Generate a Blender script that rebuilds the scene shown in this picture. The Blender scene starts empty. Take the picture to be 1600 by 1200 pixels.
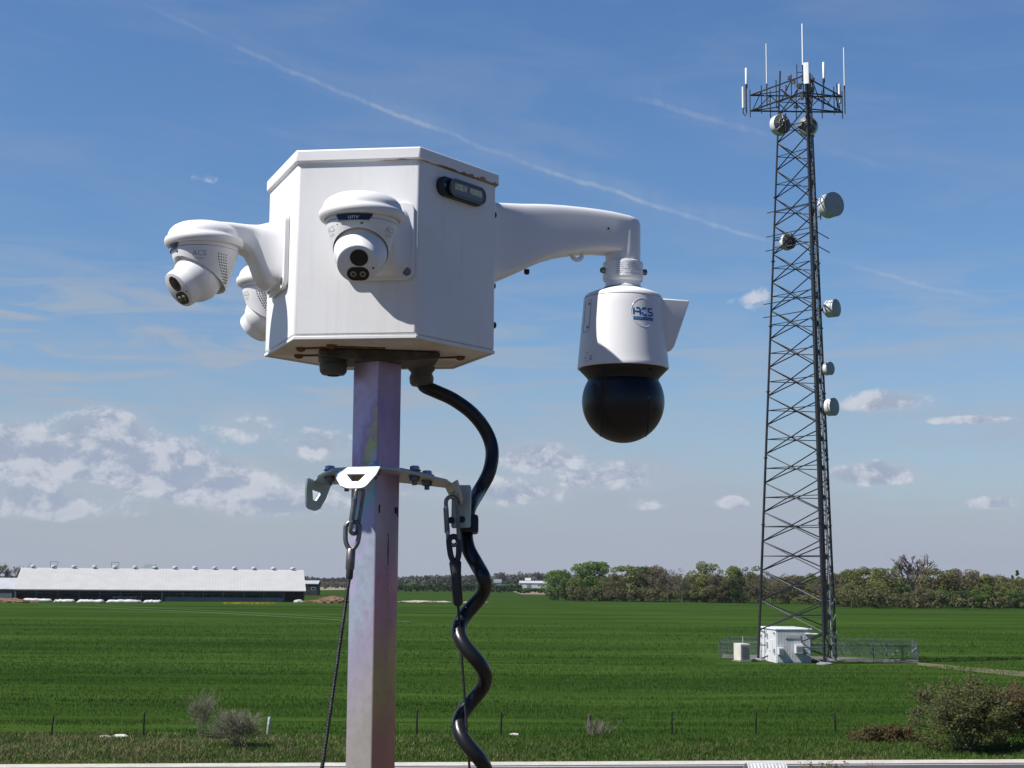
import bpy, bmesh, math, random
import numpy as np
from mathutils import Vector, Matrix

SC = bpy.context.scene
COL = SC.collection
R = math.radians
PI = math.pi

# ------------------------------------------------------------------ camera
FPX = 2300.0
CAM_H = 7.6
PITCH = math.atan(305.0 / FPX)
ROLL = R(0.45)
FWD = Vector((0, math.cos(PITCH), math.sin(PITCH)))
UP0 = Vector((0, -math.sin(PITCH), math.cos(PITCH)))
RT0 = Vector((1, 0, 0))
RT = RT0 * math.cos(ROLL) + UP0 * math.sin(ROLL)
UPV = UP0 * math.cos(ROLL) - RT0 * math.sin(ROLL)
CAM = Vector((0, 0, CAM_H))
cd = bpy.data.cameras.new('camera')
cam = bpy.data.objects.new('camera', cd)
COL.objects.link(cam)
mw = Matrix.Identity(4)
for i in range(3):
    mw[i][0] = RT[i]; mw[i][1] = UPV[i]; mw[i][2] = -FWD[i]; mw[i][3] = CAM[i]
cam.matrix_world = mw
cd.sensor_width = 36.0
cd.lens = 36.0 * FPX / 1600.0
cd.clip_start = 0.05
cd.clip_end = 20000
SC.camera = cam


def ray(u, v):
    return FWD * FPX + RT * (u - 800.0) + UPV * (600.0 - v)


def at(u, v, Y):
    d = ray(u, v)
    return CAM + d * (Y / d.y)


def onz(u, v, z=0.0):
    d = ray(u, v)
    return CAM + d * ((z - CAM_H) / d.z)


# ------------------------------------------------------------------ sun, sky, exposure
SUN_AZ = R(24.0)       # how far the sun stands to the viewer's side of due left
SUN_EL = R(50.5)
TO_SUN = Vector((-math.cos(SUN_AZ) * math.cos(SUN_EL), -math.sin(SUN_AZ) * math.cos(SUN_EL), math.sin(SUN_EL)))
sd = bpy.data.lights.new('sun', 'SUN')
sun = bpy.data.objects.new('sun', sd)
COL.objects.link(sun)
sd.energy = 5.0
sd.angle = R(0.53)
sd.color = (1.0, 0.965, 0.92)
sun.rotation_euler = (-TO_SUN).to_track_quat('-Z', 'Y').to_euler()
SC.view_settings.view_transform = 'Standard'
SC.view_settings.look = 'None'
SC.view_settings.gamma = 1.0
SC.view_settings.exposure = 0.42
SC.view_settings.use_curve_mapping = False


class NT:
    """small helper to write node graphs as expressions"""
    def __init__(s, tree, flat=False):
        s.t = tree; s.flat = flat

    def _in(s, sock, v):
        if v is None:
            return
        if isinstance(v, bpy.types.NodeSocket):
            s.t.links.new(v, sock)
        else:
            try:
                sock.default_value = v
            except Exception:
                sock.default_value = (*v, 1.0)

    def m(s, op, a, b=None, c=None, clamp=False):
        n = s.t.nodes.new('ShaderNodeMath'); n.operation = op; n.use_clamp = clamp
        for k, v in enumerate((a, b, c)):
            s._in(n.inputs[k], v)
        return n.outputs[0]

    def vm(s, op, a, b=None):
        n = s.t.nodes.new('ShaderNodeVectorMath'); n.operation = op
        s._in(n.inputs[0], a); s._in(n.inputs[1], b)
        return n.outputs[0]

    def add(s, a, b): return s.m('ADD', a, b)
    def sub(s, a, b): return s.m('SUBTRACT', a, b)
    def mul(s, a, b): return s.m('MULTIPLY', a, b)
    def mx(s, a, b): return s.m('MAXIMUM', a, b)

    def comb(s, x, y, z):
        n = s.t.nodes.new('ShaderNodeCombineXYZ')
        for k, v in enumerate((x, y, z)):
            s._in(n.inputs[k], v)
        return n.outputs[0]

    def sep(s, v):
        n = s.t.nodes.new('ShaderNodeSeparateXYZ'); s._in(n.inputs[0], v)
        return n.outputs

    def noise(s, vec, scale=1.0, detail=4.0, rough=0.5, dist=0.0, color=False):
        n = s.t.nodes.new('ShaderNodeTexNoise')
        if s.flat:
            n.noise_dimensions = '2D'
        s._in(n.inputs['Vector'], vec); s._in(n.inputs['Scale'], scale)
        n.inputs['Detail'].default_value = detail; n.inputs['Roughness'].default_value = rough
        n.inputs['Distortion'].default_value = dist
        return n.outputs['Color'] if color else n.outputs['Fac']

    def voro(s, vec, scale=1.0, feature='F1', smooth=0.5):
        n = s.t.nodes.new('ShaderNodeTexVoronoi'); n.feature = feature
        if s.flat:
            n.voronoi_dimensions = '2D'
        s._in(n.inputs['Vector'], vec); s._in(n.inputs['Scale'], scale)
        if feature == 'SMOOTH_F1':
            n.inputs['Smoothness'].default_value = smooth
        return n.outputs['Distance']

    def ss(s, v, lo, hi, a=0.0, b=1.0):
        n = s.t.nodes.new('ShaderNodeMapRange'); n.interpolation_type = 'SMOOTHSTEP'
        s._in(n.inputs['Value'], v); s._in(n.inputs['From Min'], lo); s._in(n.inputs['From Max'], hi)
        s._in(n.inputs['To Min'], a); s._in(n.inputs['To Max'], b)
        return n.outputs['Result']

    def mix(s, f, a, b, blend='MIX'):
        n = s.t.nodes.new('ShaderNodeMix'); n.data_type = 'RGBA'; n.blend_type = blend
        n.clamp_factor = True
        s._in(n.inputs[0], f)
        for k, v in ((6, a), (7, b)):
            if not isinstance(v, bpy.types.NodeSocket) and len(v) == 3:
                v = (*v, 1.0)
            s._in(n.inputs[k], v)
        return n.outputs[2]

    def ramp(s, f, stops, interp='LINEAR'):
        n = s.t.nodes.new('ShaderNodeValToRGB'); n.color_ramp.interpolation = interp
        e = n.color_ramp.elements
        e[0].position, e[1].position = stops[0][0], stops[-1][0]
        e[0].color, e[1].color = (*stops[0][1], 1.0), (*stops[-1][1], 1.0)
        for p, c in stops[1:-1]:
            e.new(p).color = (*c, 1.0)
        s._in(n.inputs[0], f)
        return n.outputs[0]

    def coord(s, which):
        return s.t.nodes.new('ShaderNodeTexCoord').outputs[which]


def azel(u, v):
    d = ray(u, v).normalized()
    return math.degrees(math.atan2(d.x, d.y)), math.degrees(math.asin(d.z))


def build_world():
    w = bpy.data.worlds.new('World'); SC.world = w; w.use_nodes = True
    t = w.node_tree; t.nodes.clear(); g = NT(t, True)
    out = t.nodes.new('ShaderNodeOutputWorld'); bg = t.nodes.new('ShaderNodeBackground')
    t.links.new(bg.outputs[0], out.inputs[0])
    sky = t.nodes.new('ShaderNodeTexSky'); sky.sky_type = 'NISHITA'
    sky.sun_disc = False
    sky.sun_elevation = SUN_EL
    sky.sun_rotation = math.atan2(TO_SUN.x, TO_SUN.y)
    sky.altitude = 250; sky.air_density = 1.0; sky.dust_density = 0.6; sky.ozone_density = 2.0
    d = g.coord('Generated')
    x, y, z = g.sep(d)[:]
    az = g.mul(g.m('ARCTAN2', x, y), 180 / PI)
    el = g.mul(g.m('ARCSINE', z), 180 / PI)
    elp = g.mx(el, 0.0)
    # deep spring blue: the clear-air colour is tinted by elevation
    e01 = g.m('DIVIDE', elp, 30.0)
    tint = g.ramp(e01, SKY_TINT)
    base = g.mix(1.0, sky.outputs[0], tint, 'MULTIPLY')
    p = g.comb(az, el, 0.0)
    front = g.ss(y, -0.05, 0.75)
    base = g.mix(1.0, base, g.mix(front, (0.36, 0.45, 0.60), (1.0, 1.0, 1.0)), 'MULTIPLY')  # unseen sky behind the viewer, darkened and blued to cut fill light
    base = g.mix(1.0, base, g.mix(g.ss(el, 26, 60), (1.0, 1.0, 1.0), (0.66, 0.68, 0.72)), 'MULTIPLY')  # sky overhead also dimmed to deepen the shaded sides
    # cirrus veils, long and thin
    pc = g.comb(g.mul(az, 0.10), g.add(g.add(g.mul(el, 0.55), g.mul(az, 0.03)), 3.7), 0.0)
    c1 = g.noise(pc, 1.0, 6, 0.6, 0.6)
    c2 = g.noise(g.comb(g.mul(az, 0.045), g.add(g.add(g.mul(el, 0.20), g.mul(az, 0.05)), 9.1), 0.0), 1.0, 5, 0.55, 0.4)
    low = g.ss(el, 2.0, 15.0, 1.0, 0.25)
    veil = g.mul(g.ss(g.add(g.mul(c1, 0.55), g.mul(c2, 0.5)), 0.43, 0.72), g.mul(low, 0.62))
    # band of brighter streaks
    st = g.noise(g.comb(g.mul(az, 0.14), g.add(g.mul(el, 1.1), 21.0), 0.0), 1.0, 5, 0.6, 0.5)
    band = g.mul(g.ss(el, 4.5, 7.0), g.ss(el, 13.5, 9.0))
    lw = g.ss(az, -6.0, 1.0, 1.0, 0.55)
    veil = g.mx(veil, g.mul(g.mul(g.ss(st, 0.38, 0.68), band), g.mul(lw, 0.78)))
    W1 = (3.95, 4.4, 5.1)
    col = g.mix(g.mul(veil, g.mul(front, g.ss(el, 50, 25))), base, W1)

    # con trails
    def trail(pts, wd, amp, breaks, seed, bend=0.0):
        nonlocal col
        (u0, v0), (u1, v1) = pts
        a0, e0 = azel(u0, v0); a1, e1 = azel(u1, v1)
        s = g.m('DIVIDE', g.sub(az, a0), a1 - a0)
        line = g.add(e0, g.mul(s, e1 - e0))
        if bend:
            line = g.add(line, g.mul(g.mul(s, g.sub(1.0, s)), bend))
        wob = g.mul(g.sub(g.noise(g.comb(g.mul(az, 0.6), seed, 0.0), 1.0, 4, 0.6), 0.5), 0.35)
        dd = g.sub(el, g.add(line, wob))
        fuzz = g.add(0.55, g.noise(g.comb(g.mul(az, 1.6), g.add(g.mul(el, 2.2), seed * 7), 0.0), 1.0, 4, 0.65))
        wv = g.mul(fuzz, wd)
        core = g.ss(g.m('DIVIDE', g.m('ABSOLUTE', dd), wv), 1.0, 0.1)
        halo = g.mul(g.ss(g.m('DIVIDE', g.m('ABSOLUTE', g.sub(dd, wd * 1.2)), g.mul(wv, 4.5)), 1.0, 0.0), 0.22)
        al = 0.0
        for (b0, b1, k) in breaks:
            m = g.mul(g.mul(g.ss(s, b0 - 0.04, b0 + 0.05), g.ss(s, b1 + 0.05, b1 - 0.05)), k)
            al = m if al == 0.0 else g.mx(al, m)
        pat = g.ss(g.noise(g.comb(g.mul(az, 0.9), seed + 30.0, 0.0), 1.0, 5, 0.65), 0.30, 0.62, 0.35, 1.0)
        f = g.mul(g.mul(g.mul(g.mx(core, halo), al), amp), pat)
        col = g.mix(f, col, (5.6, 5.9, 6.4))
    trail([(250, 18), (1500, 460)], 0.15, 0.34, [(0.0, 0.06, .35), (.09, .15, .6), (0.15, 0.40, .95), (.36, .52, .45), (0.47, 0.76, 1.0), (.74, .90, .22), (0.88, 1.0, 0.8)], 1.3, -0.35)
    trail([(950, 138), (1400, 262)], 0.2, 0.17, [(0.1, 0.55, 1.0), (0.75, 0.95, .35)], 5.1)

    # low haze over the fields: grey lavender
    hz = g.ramp(g.m('DIVIDE', elp, 10.0), [(0.0, (0.97,) * 3), (0.16, (0.9,) * 3), (0.42, (0.45,) * 3), (0.66, (0.16,) * 3), (1.0, (0.0,) * 3)])
    hn = g.noise(g.comb(g.mul(az, 0.05), g.add(g.mul(el, 0.35), 40.0), 0.0), 1.0, 4, 0.5, 0.3)
    hz = g.mul(hz, g.ss(hn, 0.2, 0.7, 0.82, 1.05))
    hz = g.mul(hz, g.ss(y, -0.1, 0.75, 0.2, 1.0))  # haze thinned behind the viewer, again to hold fill light down
    col = g.mix(hz, col, HAZE_COL)

    # cumulus: ellipses say where, layered noise says what shape
    def field(vec_az, vec_el):
        mm = None
        for (u, v, wu, hv, k) in CLOUDS:
            a, e = azel(u, v)
            wa, he = wu * 0.0245, hv * 0.0245
            du = g.m('DIVIDE', g.sub(vec_az, a), wa)
            dv0 = g.sub(vec_el, e)
            # flatter below than above
            dv = g.mx(g.m('DIVIDE', dv0, he), g.m('DIVIDE', dv0, -he * 0.62))
            q = g.sub(k, g.mul(g.add(g.mul(du, du), g.mul(dv, dv)), k + 0.25))
            mm = q if mm is None else g.mx(mm, q)
        return mm
    mask = g.mx(field(az, el), -1.0)
    def fb(off_a, off_e):
        v = g.comb(g.add(az, off_a), g.mul(g.add(el, off_e), 1.35), 2.0)
        big = g.noise(v, 0.55, 7, 0.62, 0.25)
        puff = g.sub(1.0, g.voro(g.vm('ADD', v, g.vm('SCALE', g.noise(v, 1.3, 3, 0.6, 0, True), None)), 0.95, 'F1'))
        fine = g.noise(v, 3.4, 6, 0.7, 0.4)
        return g.add(g.add(g.mul(big, 0.70), g.mul(puff, 0.16)), g.mul(fine, 0.14))
    n0 = fb(0.0, 0.0)
    n1 = fb(-0.30, 0.42)
    dens = g.add(mask, g.mul(g.sub(n0, 0.5), 2.6))
    cov = g.ss(dens, -0.08, 0.72)
    col = g.mix(g.mul(g.mul(g.ss(mask, -0.75, 0.9), 0.62), g.ss(el, 8.5, 6.0)), col, (4.35, 4.85, 5.8))
    lit = g.ss(g.sub(n0, n1), -0.09, 0.12)
    edge = g.ss(dens, 0.1, 0.9, 1.0, 0.55)
    lit = g.mul(lit, edge)
    ccol = g.mix(lit, CLOUD_DARK, CLOUD_LIT)
    # far clouds fade into the haze near the horizon
    fade = g.ss(el, 0.8, 3.4, 0.3, 0.95)
    col = g.mix(g.mul(cov, fade), col, ccol)
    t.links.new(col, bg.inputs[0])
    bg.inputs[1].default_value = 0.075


SKY_TINT = [(0.0, (0.84, 0.92, 1.02)), (0.33, (0.76, 0.96, 1.14)), (0.72, (0.74, 1.0, 1.26)), (1.0, (0.70, 0.95, 1.22))]
HAZE_COL = (3.85, 4.25, 5.2)
CLOUD_LIT = (7.2, 7.35, 7.8)
CLOUD_DARK = (3.45, 4.05, 5.3)
# pixel of the photograph, half width, half height, strength
CLOUDS = [
    (40, 722, 130, 76, 1.25), (165, 712, 100, 80, 1.4), (240, 735, 115, 66, 1.25), (330, 760, 125, 60, 0.95),
    (430, 788, 140, 42, 0.75), (500, 702, 72, 34, 0.6), (60, 790, 170, 38, 0.8), (380, 672, 64, 40, 0.34),
    (845, 722, 90, 38, 0.85), (800, 772, 120, 32, 0.62), (940, 750, 140, 36, 0.58), (1010, 790, 32, 14, 0.6),
    (1145, 788, 30, 14, 0.6), (1370, 745, 80, 28, 0.95), (1385, 630, 88, 24, 0.66), (1510, 658, 70, 9, 0.5),
    (1550, 788, 46, 14, 0.58), (1175, 470, 54, 22, 0.26), (1280, 606, 44, 16, 0.2), (322, 278, 32, 17, 0.34),
    (660, 760, 80, 30, 0.4),
]
build_world()


# ------------------------------------------------------------------ mesh helpers
class MB:
    def __init__(s):
        s.v = []; s.f = []

    def addm(s, verts, faces, M=None):
        b = len(s.v)
        for p in verts:
            p = Vector(p)
            s.v.append(tuple(M @ p) if M is not None else tuple(p))
        s.f += [tuple(i + b for i in q) for q in faces]
        return s

    def box(s, cx, cy, cz, sx, sy, sz, M=None):
        hx, hy, hz = sx / 2, sy / 2, sz / 2
        vs = [(cx + a * hx, cy + b * hy, cz + c * hz) for c in (-1, 1) for b in (-1, 1) for a in (-1, 1)]
        return s.addm(vs, [(0, 2, 3, 1), (4, 5, 7, 6), (0, 1, 5, 4), (2, 6, 7, 3), (0, 4, 6, 2), (1, 3, 7, 5)], M)

    def tube(s, pts, r, n=8, caps=True, M=None, closed=False):
        pts = [Vector(p) for p in pts]
        N = len(pts)
        rs = r if isinstance(r, (list, tuple)) else [r] * N
        tang = []
        for i in range(N):
            if closed:
                a, b = pts[(i - 1) % N], pts[(i + 1) % N]
            else:
                a, b = pts[max(0, i - 1)], pts[min(N - 1, i + 1)]
            t = b - a
            tang.append(t.normalized() if t.length > 1e-9 else Vector((0, 0, 1)))
        up = Vector((0, 0, 1)) if abs(tang[0].z) < 0.9 else Vector((0, 1, 0))
        nx = tang[0].cross(up).normalized()
        vs = []; fs = []
        for i in range(N):
            if i:
                nx = (nx - tang[i] * nx.dot(tang[i]))
                nx = nx.normalized() if nx.length > 1e-9 else tang[i].orthogonal().normalized()
            ny = tang[i].cross(nx)
            for k in range(n):
                a = 2 * PI * k / n
                vs.append(pts[i] + (nx * math.cos(a) + ny * math.sin(a)) * rs[i])
        rng = N if closed else N - 1
        for i in range(rng):
            j = (i + 1) % N
            for k in range(n):
                l = (k + 1) % n
                fs.append((i * n + k, i * n + l, j * n + l, j * n + k))
        if caps and not closed:
            fs.append(tuple(range(n - 1, -1, -1)))
            fs.append(tuple((N - 1) * n + k for k in range(n)))
        return s.addm(vs, fs, M)

    def bar(s, a, b, r, n=6):
        return s.tube([a, b], r, n)

    def lathe(s, prof, n=32, M=None, cap0=True, cap1=True):
        vs = []; fs = []
        for (r, z) in prof:
            for k in range(n):
                a = 2 * PI * k / n
                vs.append((r * math.cos(a), r * math.sin(a), z))
        for i in range(len(prof) - 1):
            for k in range(n):
                l = (k + 1) % n
                fs.append((i * n + k, i * n + l, (i + 1) * n + l, (i + 1) * n + k))
        if cap0:
            fs.append(tuple(range(n - 1, -1, -1)))
        if cap1:
            fs.append(tuple((len(prof) - 1) * n + k for k in range(n)))
        return s.addm(vs, fs, M)

    def prism(s, poly, z0, z1, M=None):
        n = len(poly)
        vs = [(x, y, z0) for x, y in poly] + [(x, y, z1) for x, y in poly]
        fs = [tuple(range(n - 1, -1, -1)), tuple(range(n, 2 * n))]
        for k in range(n):
            l = (k + 1) % n
            fs.append((k, l, n + l, n + k))
        return s.addm(vs, fs, M)

    def plate(s, outer, holes, z0, z1, M=None):
        bm = bmesh.new()
        es = []
        for loop in [outer] + holes:
            vv = [bm.verts.new((x, y, z0)) for x, y in loop]
            es += [bm.edges.new((vv[k], vv[(k + 1) % len(vv)])) for k in range(len(vv))]
        r = bmesh.ops.triangle_fill(bm, use_beauty=True, use_dissolve=False, edges=es)
        fs = [f for f in r['geom'] if isinstance(f, bmesh.types.BMFace)]
        ex = bmesh.ops.extrude_face_region(bm, geom=fs)
        bmesh.ops.translate(bm, vec=(0, 0, z1 - z0), verts=[e for e in ex['geom'] if isinstance(e, bmesh.types.BMVert)])
        bmesh.ops.recalc_face_normals(bm, faces=bm.faces)
        bm.verts.index_update()
        s.addm([v.co.copy() for v in bm.verts], [tuple(v.index for v in f.verts) for f in bm.faces], M)
        bm.free()
        return s

    def loft(s, rings, M=None, cap0=True, cap1=True):
        n = len(rings[0]); vs = []; fs = []
        for rg in rings:
            vs += rg
        for i in range(len(rings) - 1):
            for k in range(n):
                l = (k + 1) % n
                fs.append((i * n + k, i * n + l, (i + 1) * n + l, (i + 1) * n + k))
        if cap0: fs.append(tuple(range(n - 1, -1, -1)))
        if cap1: fs.append(tuple((len(rings) - 1) * n + k for k in range(n)))
        return s.addm(vs, fs, M)

    def build(s, name, mat, parent=None, smooth=40, bevel=0, seg=2, recalc=True):
        me = bpy.data.meshes.new(name)
        me.from_pydata(s.v, [], s.f)
        return finish(me, name, mat, parent, smooth, bevel, seg, recalc)


def finish(me, name, mat, parent=None, smooth=40, bevel=0, seg=2, recalc=True):
    if recalc:
        bm = bmesh.new(); bm.from_mesh(me)
        bmesh.ops.recalc_face_normals(bm, faces=bm.faces)
        bm.to_mesh(me); bm.free()
    if smooth:
        me.polygons.foreach_set('use_smooth', [True] * len(me.polygons))
        me.set_sharp_from_angle(angle=R(smooth))
    me.update()
    if mat is not None:
        me.materials.append(mat)
    o = bpy.data.objects.new(name, me); COL.objects.link(o)
    if parent is not None:
        o.parent = parent
    if bevel:
        b = o.modifiers.new('edge', 'BEVEL'); b.width = bevel; b.segments = seg
        b.limit_method = 'ANGLE'; b.angle_limit = R(35); b.harden_normals = False
    return o


def quadmesh(name, V, k, mat, parent=None):
    """V: (n*k,3) array, faces of k consecutive vertices"""
    n = len(V) // k
    me = bpy.data.meshes.new(name)
    me.vertices.add(len(V)); me.vertices.foreach_set('co', np.asarray(V, dtype=np.float32).ravel())
    me.loops.add(n * k); me.loops.foreach_set('vertex_index', np.arange(n * k, dtype=np.int32))
    me.polygons.add(n)
    me.polygons.foreach_set('loop_start', np.arange(0, n * k, k, dtype=np.int32))
    try:
        me.polygons.foreach_set('loop_total', np.full(n, k, dtype=np.int32))
    except Exception:
        pass
    me.update(calc_edges=True); me.validate()
    return finish(me, name, mat, parent, 0, 0, 0, False)


def tag(o, label=None, cat=None, group=None, kind=None):
    if label: o['label'] = label
    if cat: o['category'] = cat
    if group: o['group'] = group
    if kind: o['kind'] = kind
    return o


def thing(name, label, cat, loc=(0, 0, 0), rotz=0.0, group=None):
    o = bpy.data.objects.new(name, None); COL.objects.link(o)
    o.location = loc; o.rotation_euler = (0, 0, rotz)
    o.empty_display_size = 0.1
    return tag(o, label, cat, group)


def copy_tree(o, parent=None):
    kids = list(o.children)
    c = o.copy(); COL.objects.link(c)
    if parent is not None:
        c.parent = parent
    for ch in kids:
        copy_tree(ch, c)
    return c


def text_mesh(txt, size, res=2):
    cu = bpy.data.curves.new('lettering', 'FONT'); cu.body = txt; cu.size = size
    cu.align_x = 'CENTER'; cu.align_y = 'CENTER'; cu.resolution_u = res
    o = bpy.data.objects.new('lettering', cu); COL.objects.link(o)
    dg = bpy.context.evaluated_depsgraph_get()
    me = bpy.data.meshes.new_from_object(o.evaluated_get(dg))
    vs = [v.co.copy() for v in me.vertices]; fs = [tuple(p.vertices) for p in me.polygons]
    bpy.data.objects.remove(o); bpy.data.meshes.remove(me); bpy.data.curves.remove(cu)
    return vs, fs


def smooth_path(pts, per=8):
    pts = [Vector(p) for p in pts]
    out = []
    for i in range(len(pts) - 1):
        p0 = pts[max(0, i - 1)]; p1 = pts[i]; p2 = pts[i + 1]; p3 = pts[min(len(pts) - 1, i + 2)]
        for k in range(per):
            t = k / per
            out.append(0.5 * ((2 * p1) + (p2 - p0) * t + (2 * p0 - 5 * p1 + 4 * p2 - p3) * t * t + (3 * p1 - p0 - 3 * p2 + p3) * t ** 3))
    out.append(pts[-1])
    return out


# ------------------------------------------------------------------ materials
MATS = {}


def mat(name, col, rough=0.5, metal=0.0, var=0.0, scale=5.0, bump=0.0, bscale=40.0, coat=0.0, spec=0.5, emit=None):
    if name in MATS:
        return MATS[name]
    m = bpy.data.materials.new(name); m.use_nodes = True
    t = m.node_tree; b = t.nodes['Principled BSDF']; g = NT(t)
    b.inputs['Roughness'].default_value = rough; b.inputs['Metallic'].default_value = metal
    b.inputs['Specular IOR Level'].default_value = spec
    if coat:
        b.inputs['Coat Weight'].default_value = coat; b.inputs['Coat Roughness'].default_value = 0.12
    if var:
        n = g.noise(g.coord('Object'), scale, 6, 0.6)
        c = g.mix(g.ss(n, 0.3, 0.7), tuple(x * (1 - var) for x in col), tuple(min(1, x * (1 + var)) for x in col))
        t.links.new(c, b.inputs['Base Color'])
    else:
        n = g.noise(g.coord('Object'), scale, 3, 0.5)
        c = g.mix(n, tuple(x * 0.96 for x in col), tuple(min(1, x * 1.04) for x in col))
        t.links.new(c, b.inputs['Base Color'])
    if bump:
        bn = t.nodes.new('ShaderNodeBump'); bn.inputs['Strength'].default_value = bump; bn.inputs['Distance'].default_value = 0.002
        t.links.new(g.noise(g.coord('Object'), bscale, 4, 0.6), bn.inputs['Height'])
        t.links.new(bn.outputs[0], b.inputs['Normal'])
    MATS[name] = m
    return m


def mat_box_white():
    """powder coat with faint orange peel, dust and a few rust bleeds under the lid"""
    m = bpy.data.materials.new('powder_coat'); m.use_nodes = True
    t = m.node_tree; b = t.nodes['Principled BSDF']; g = NT(t)
    o = g.coord('Object')
    n = g.noise(o, 6, 6, 0.65)
    c = g.mix(g.ss(n, 0.35, 0.75), (0.80, 0.80, 0.79), (0.74, 0.74, 0.73))
    fine = g.noise(o, 140, 3, 0.6)
    c = g.mix(g.mul(g.ss(fine, 0.68, 0.8), 0.35), c, (0.55, 0.52, 0.48))
    x, y, z = g.sep(o)[:]
    sk = g.noise(g.comb(g.mul(x, 55), g.mul(y, 55), g.mul(z, 2.2)), 1.0, 5, 0.65)
    c = g.mix(g.mul(g.ss(sk, 0.52, 0.78), 0.30), c, (0.56, 0.54, 0.50))
    sc = g.noise(g.comb(g.mul(x, 18), g.mul(y, 18), g.mul(z, 90)), 1.0, 4, 0.7, 1.5)
    c = g.mix(g.mul(g.ss(sc, 0.70, 0.76), 0.35), c, (0.52, 0.51, 0.50))
    t.links.new(c, b.inputs['Base Color'])
    b.inputs['Roughness'].default_value = 0.38
    bn = t.nodes.new('ShaderNodeBump'); bn.inputs['Strength'].default_value = 0.05; bn.inputs['Distance'].default_value = 0.001
    t.links.new(g.noise(o, 420, 2, 0.5), bn.inputs['Height']); t.links.new(bn.outputs[0], b.inputs['Normal'])
    return m


def mat_lid():
    m = bpy.data.materials.new('lid_powder_coat'); m.use_nodes = True
    t = m.node_tree; b = t.nodes['Principled BSDF']; g = NT(t)
    o = g.coord('Object'); x, y, z = g.sep(o)[:]
    n = g.noise(o, 6, 6, 0.65)
    c = g.mix(g.ss(n, 0.35, 0.75), (0.80, 0.80, 0.79), (0.75, 0.75, 0.74))
    # rust creeping up from the hem, z measured from the hem
    rn = g.noise(g.comb(x, y, g.mul(z, 0.4)), 26, 6, 0.7)
    rr = g.noise(g.comb(x, y, 0.0), 7, 3, 0.5)
    side = g.ss(x, 0.02, 0.16, 0.0, 0.006)
    hgt = g.add(g.sub(g.mul(g.mul(g.ss(rr, 0.42, 0.66), g.ss(rn, 0.35, 0.7)), g.add(0.0035, side)), 0.0004), g.mul(g.ss(x, 0.0, 0.06), 0.0016))
    f = g.ss(z, hgt, g.sub(hgt, 0.0018))
    c = g.mix(f, c, g.mix(rn, (0.13, 0.055, 0.02), (0.42, 0.26, 0.12)))
    t.links.new(c, b.inputs['Base Color']); b.inputs['Roughness'].default_value = 0.42
    return m


def mat_bottom():
    m = bpy.data.materials.new('grimy_bounce_coat'); m.use_nodes = True
    t = m.node_tree; b = t.nodes['Principled BSDF']; g = NT(t)
    o = g.coord('Object')
    n = g.noise(o, 9, 6, 0.65, 0.6); n2 = g.noise(o, 30, 5, 0.7)
    c = g.mix(g.ss(n, 0.38, 0.62), (0.64, 0.55, 0.45), (0.80, 0.74, 0.66))  # beige grime mottle, its base lifted warm in place of ground bounce
    c = g.mix(g.mul(g.ss(n2, 0.6, 0.75), 0.6), c, (0.24, 0.17, 0.11))
    t.links.new(c, b.inputs['Base Color']); b.inputs['Roughness'].default_value = 0.55
    return m


def mat_zinc(name, cols, rough=0.36, z0=0.0, zspan=1.0, cols2=None, metal=0.5, amp=0.42):
    """yellow-passivated zinc: interference colours drifting down the steel"""
    m = bpy.data.materials.new(name); m.use_nodes = True
    t = m.node_tree; b = t.nodes['Principled BSDF']; g = NT(t)
    o = g.coord('Object'); x, y, z = g.sep(o)[:]
    big = g.noise(g.comb(g.mul(x, 9), g.mul(y, 9), g.mul(z, 3.2)), 1.0, 5, 0.6, 0.9)
    small = g.noise(o, 60, 5, 0.65)
    zz = g.m('DIVIDE', g.sub(z, z0), zspan)
    k = g.add(g.add(zz, g.mul(g.sub(big, 0.5), amp)), g.mul(g.sub(small, 0.5), 0.14))
    k = g.add(k, g.mul(x, -1.6))
    c = g.ramp(k, cols)
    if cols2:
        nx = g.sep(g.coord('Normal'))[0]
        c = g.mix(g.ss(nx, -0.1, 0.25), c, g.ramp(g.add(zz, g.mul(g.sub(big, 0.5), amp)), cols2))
    c = g.mix(g.mul(g.ss(small, 0.56, 0.75), 0.3), c, g.mix(1.0, c, (0.6, 0.58, 0.6), 'MULTIPLY'))
    spk = g.noise(o, 170, 3, 0.6)
    c = g.mix(g.mul(g.ss(spk, 0.66, 0.8), 0.35), c, (0.35, 0.33, 0.31))
    t.links.new(c, b.inputs['Base Color'])
    b.inputs['Metallic'].default_value = metal
    t.links.new(g.ss(small, 0.3, 0.7, rough, rough + 0.16), b.inputs['Roughness'])
    bn = t.nodes.new('ShaderNodeBump'); bn.inputs['Strength'].default_value = 0.08; bn.inputs['Distance'].default_value = 0.001
    t.links.new(small, bn.inputs['Height']); t.links.new(bn.outputs[0], b.inputs['Normal'])
    return m


M_WHITE = mat_box_white()
M_LID = mat_lid()
M_BOTTOM = mat_bottom()
M_CAMW = mat('camera_white', (0.80, 0.80, 0.80), 0.40, bump=0.04, bscale=600, scale=8)
M_CAMG = mat('camera_warm_white', (0.74, 0.73, 0.71), 0.5)
M_BLACK = mat('black_plastic', (0.012, 0.012, 0.014), 0.42, scale=30)
M_BALL = mat('smoked_shell', (0.006, 0.006, 0.0075), 0.36, scale=20)
M_GLASS = mat('lens_glass', (0.004, 0.004, 0.006), 0.06, spec=0.6)
M_LED = mat('led_lens', (0.30, 0.28, 0.22), 0.2)
M_NAVY = mat('navy_badge', (0.012, 0.02, 0.05), 0.3)
M_PRINT = mat('grey_print', (0.30, 0.30, 0.32), 0.6)
M_HOLE = mat('dark_recess', (0.02, 0.02, 0.022), 0.7)
M_BLUE = mat('decal_blue', (0.004, 0.10, 0.32), 0.4)
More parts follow.
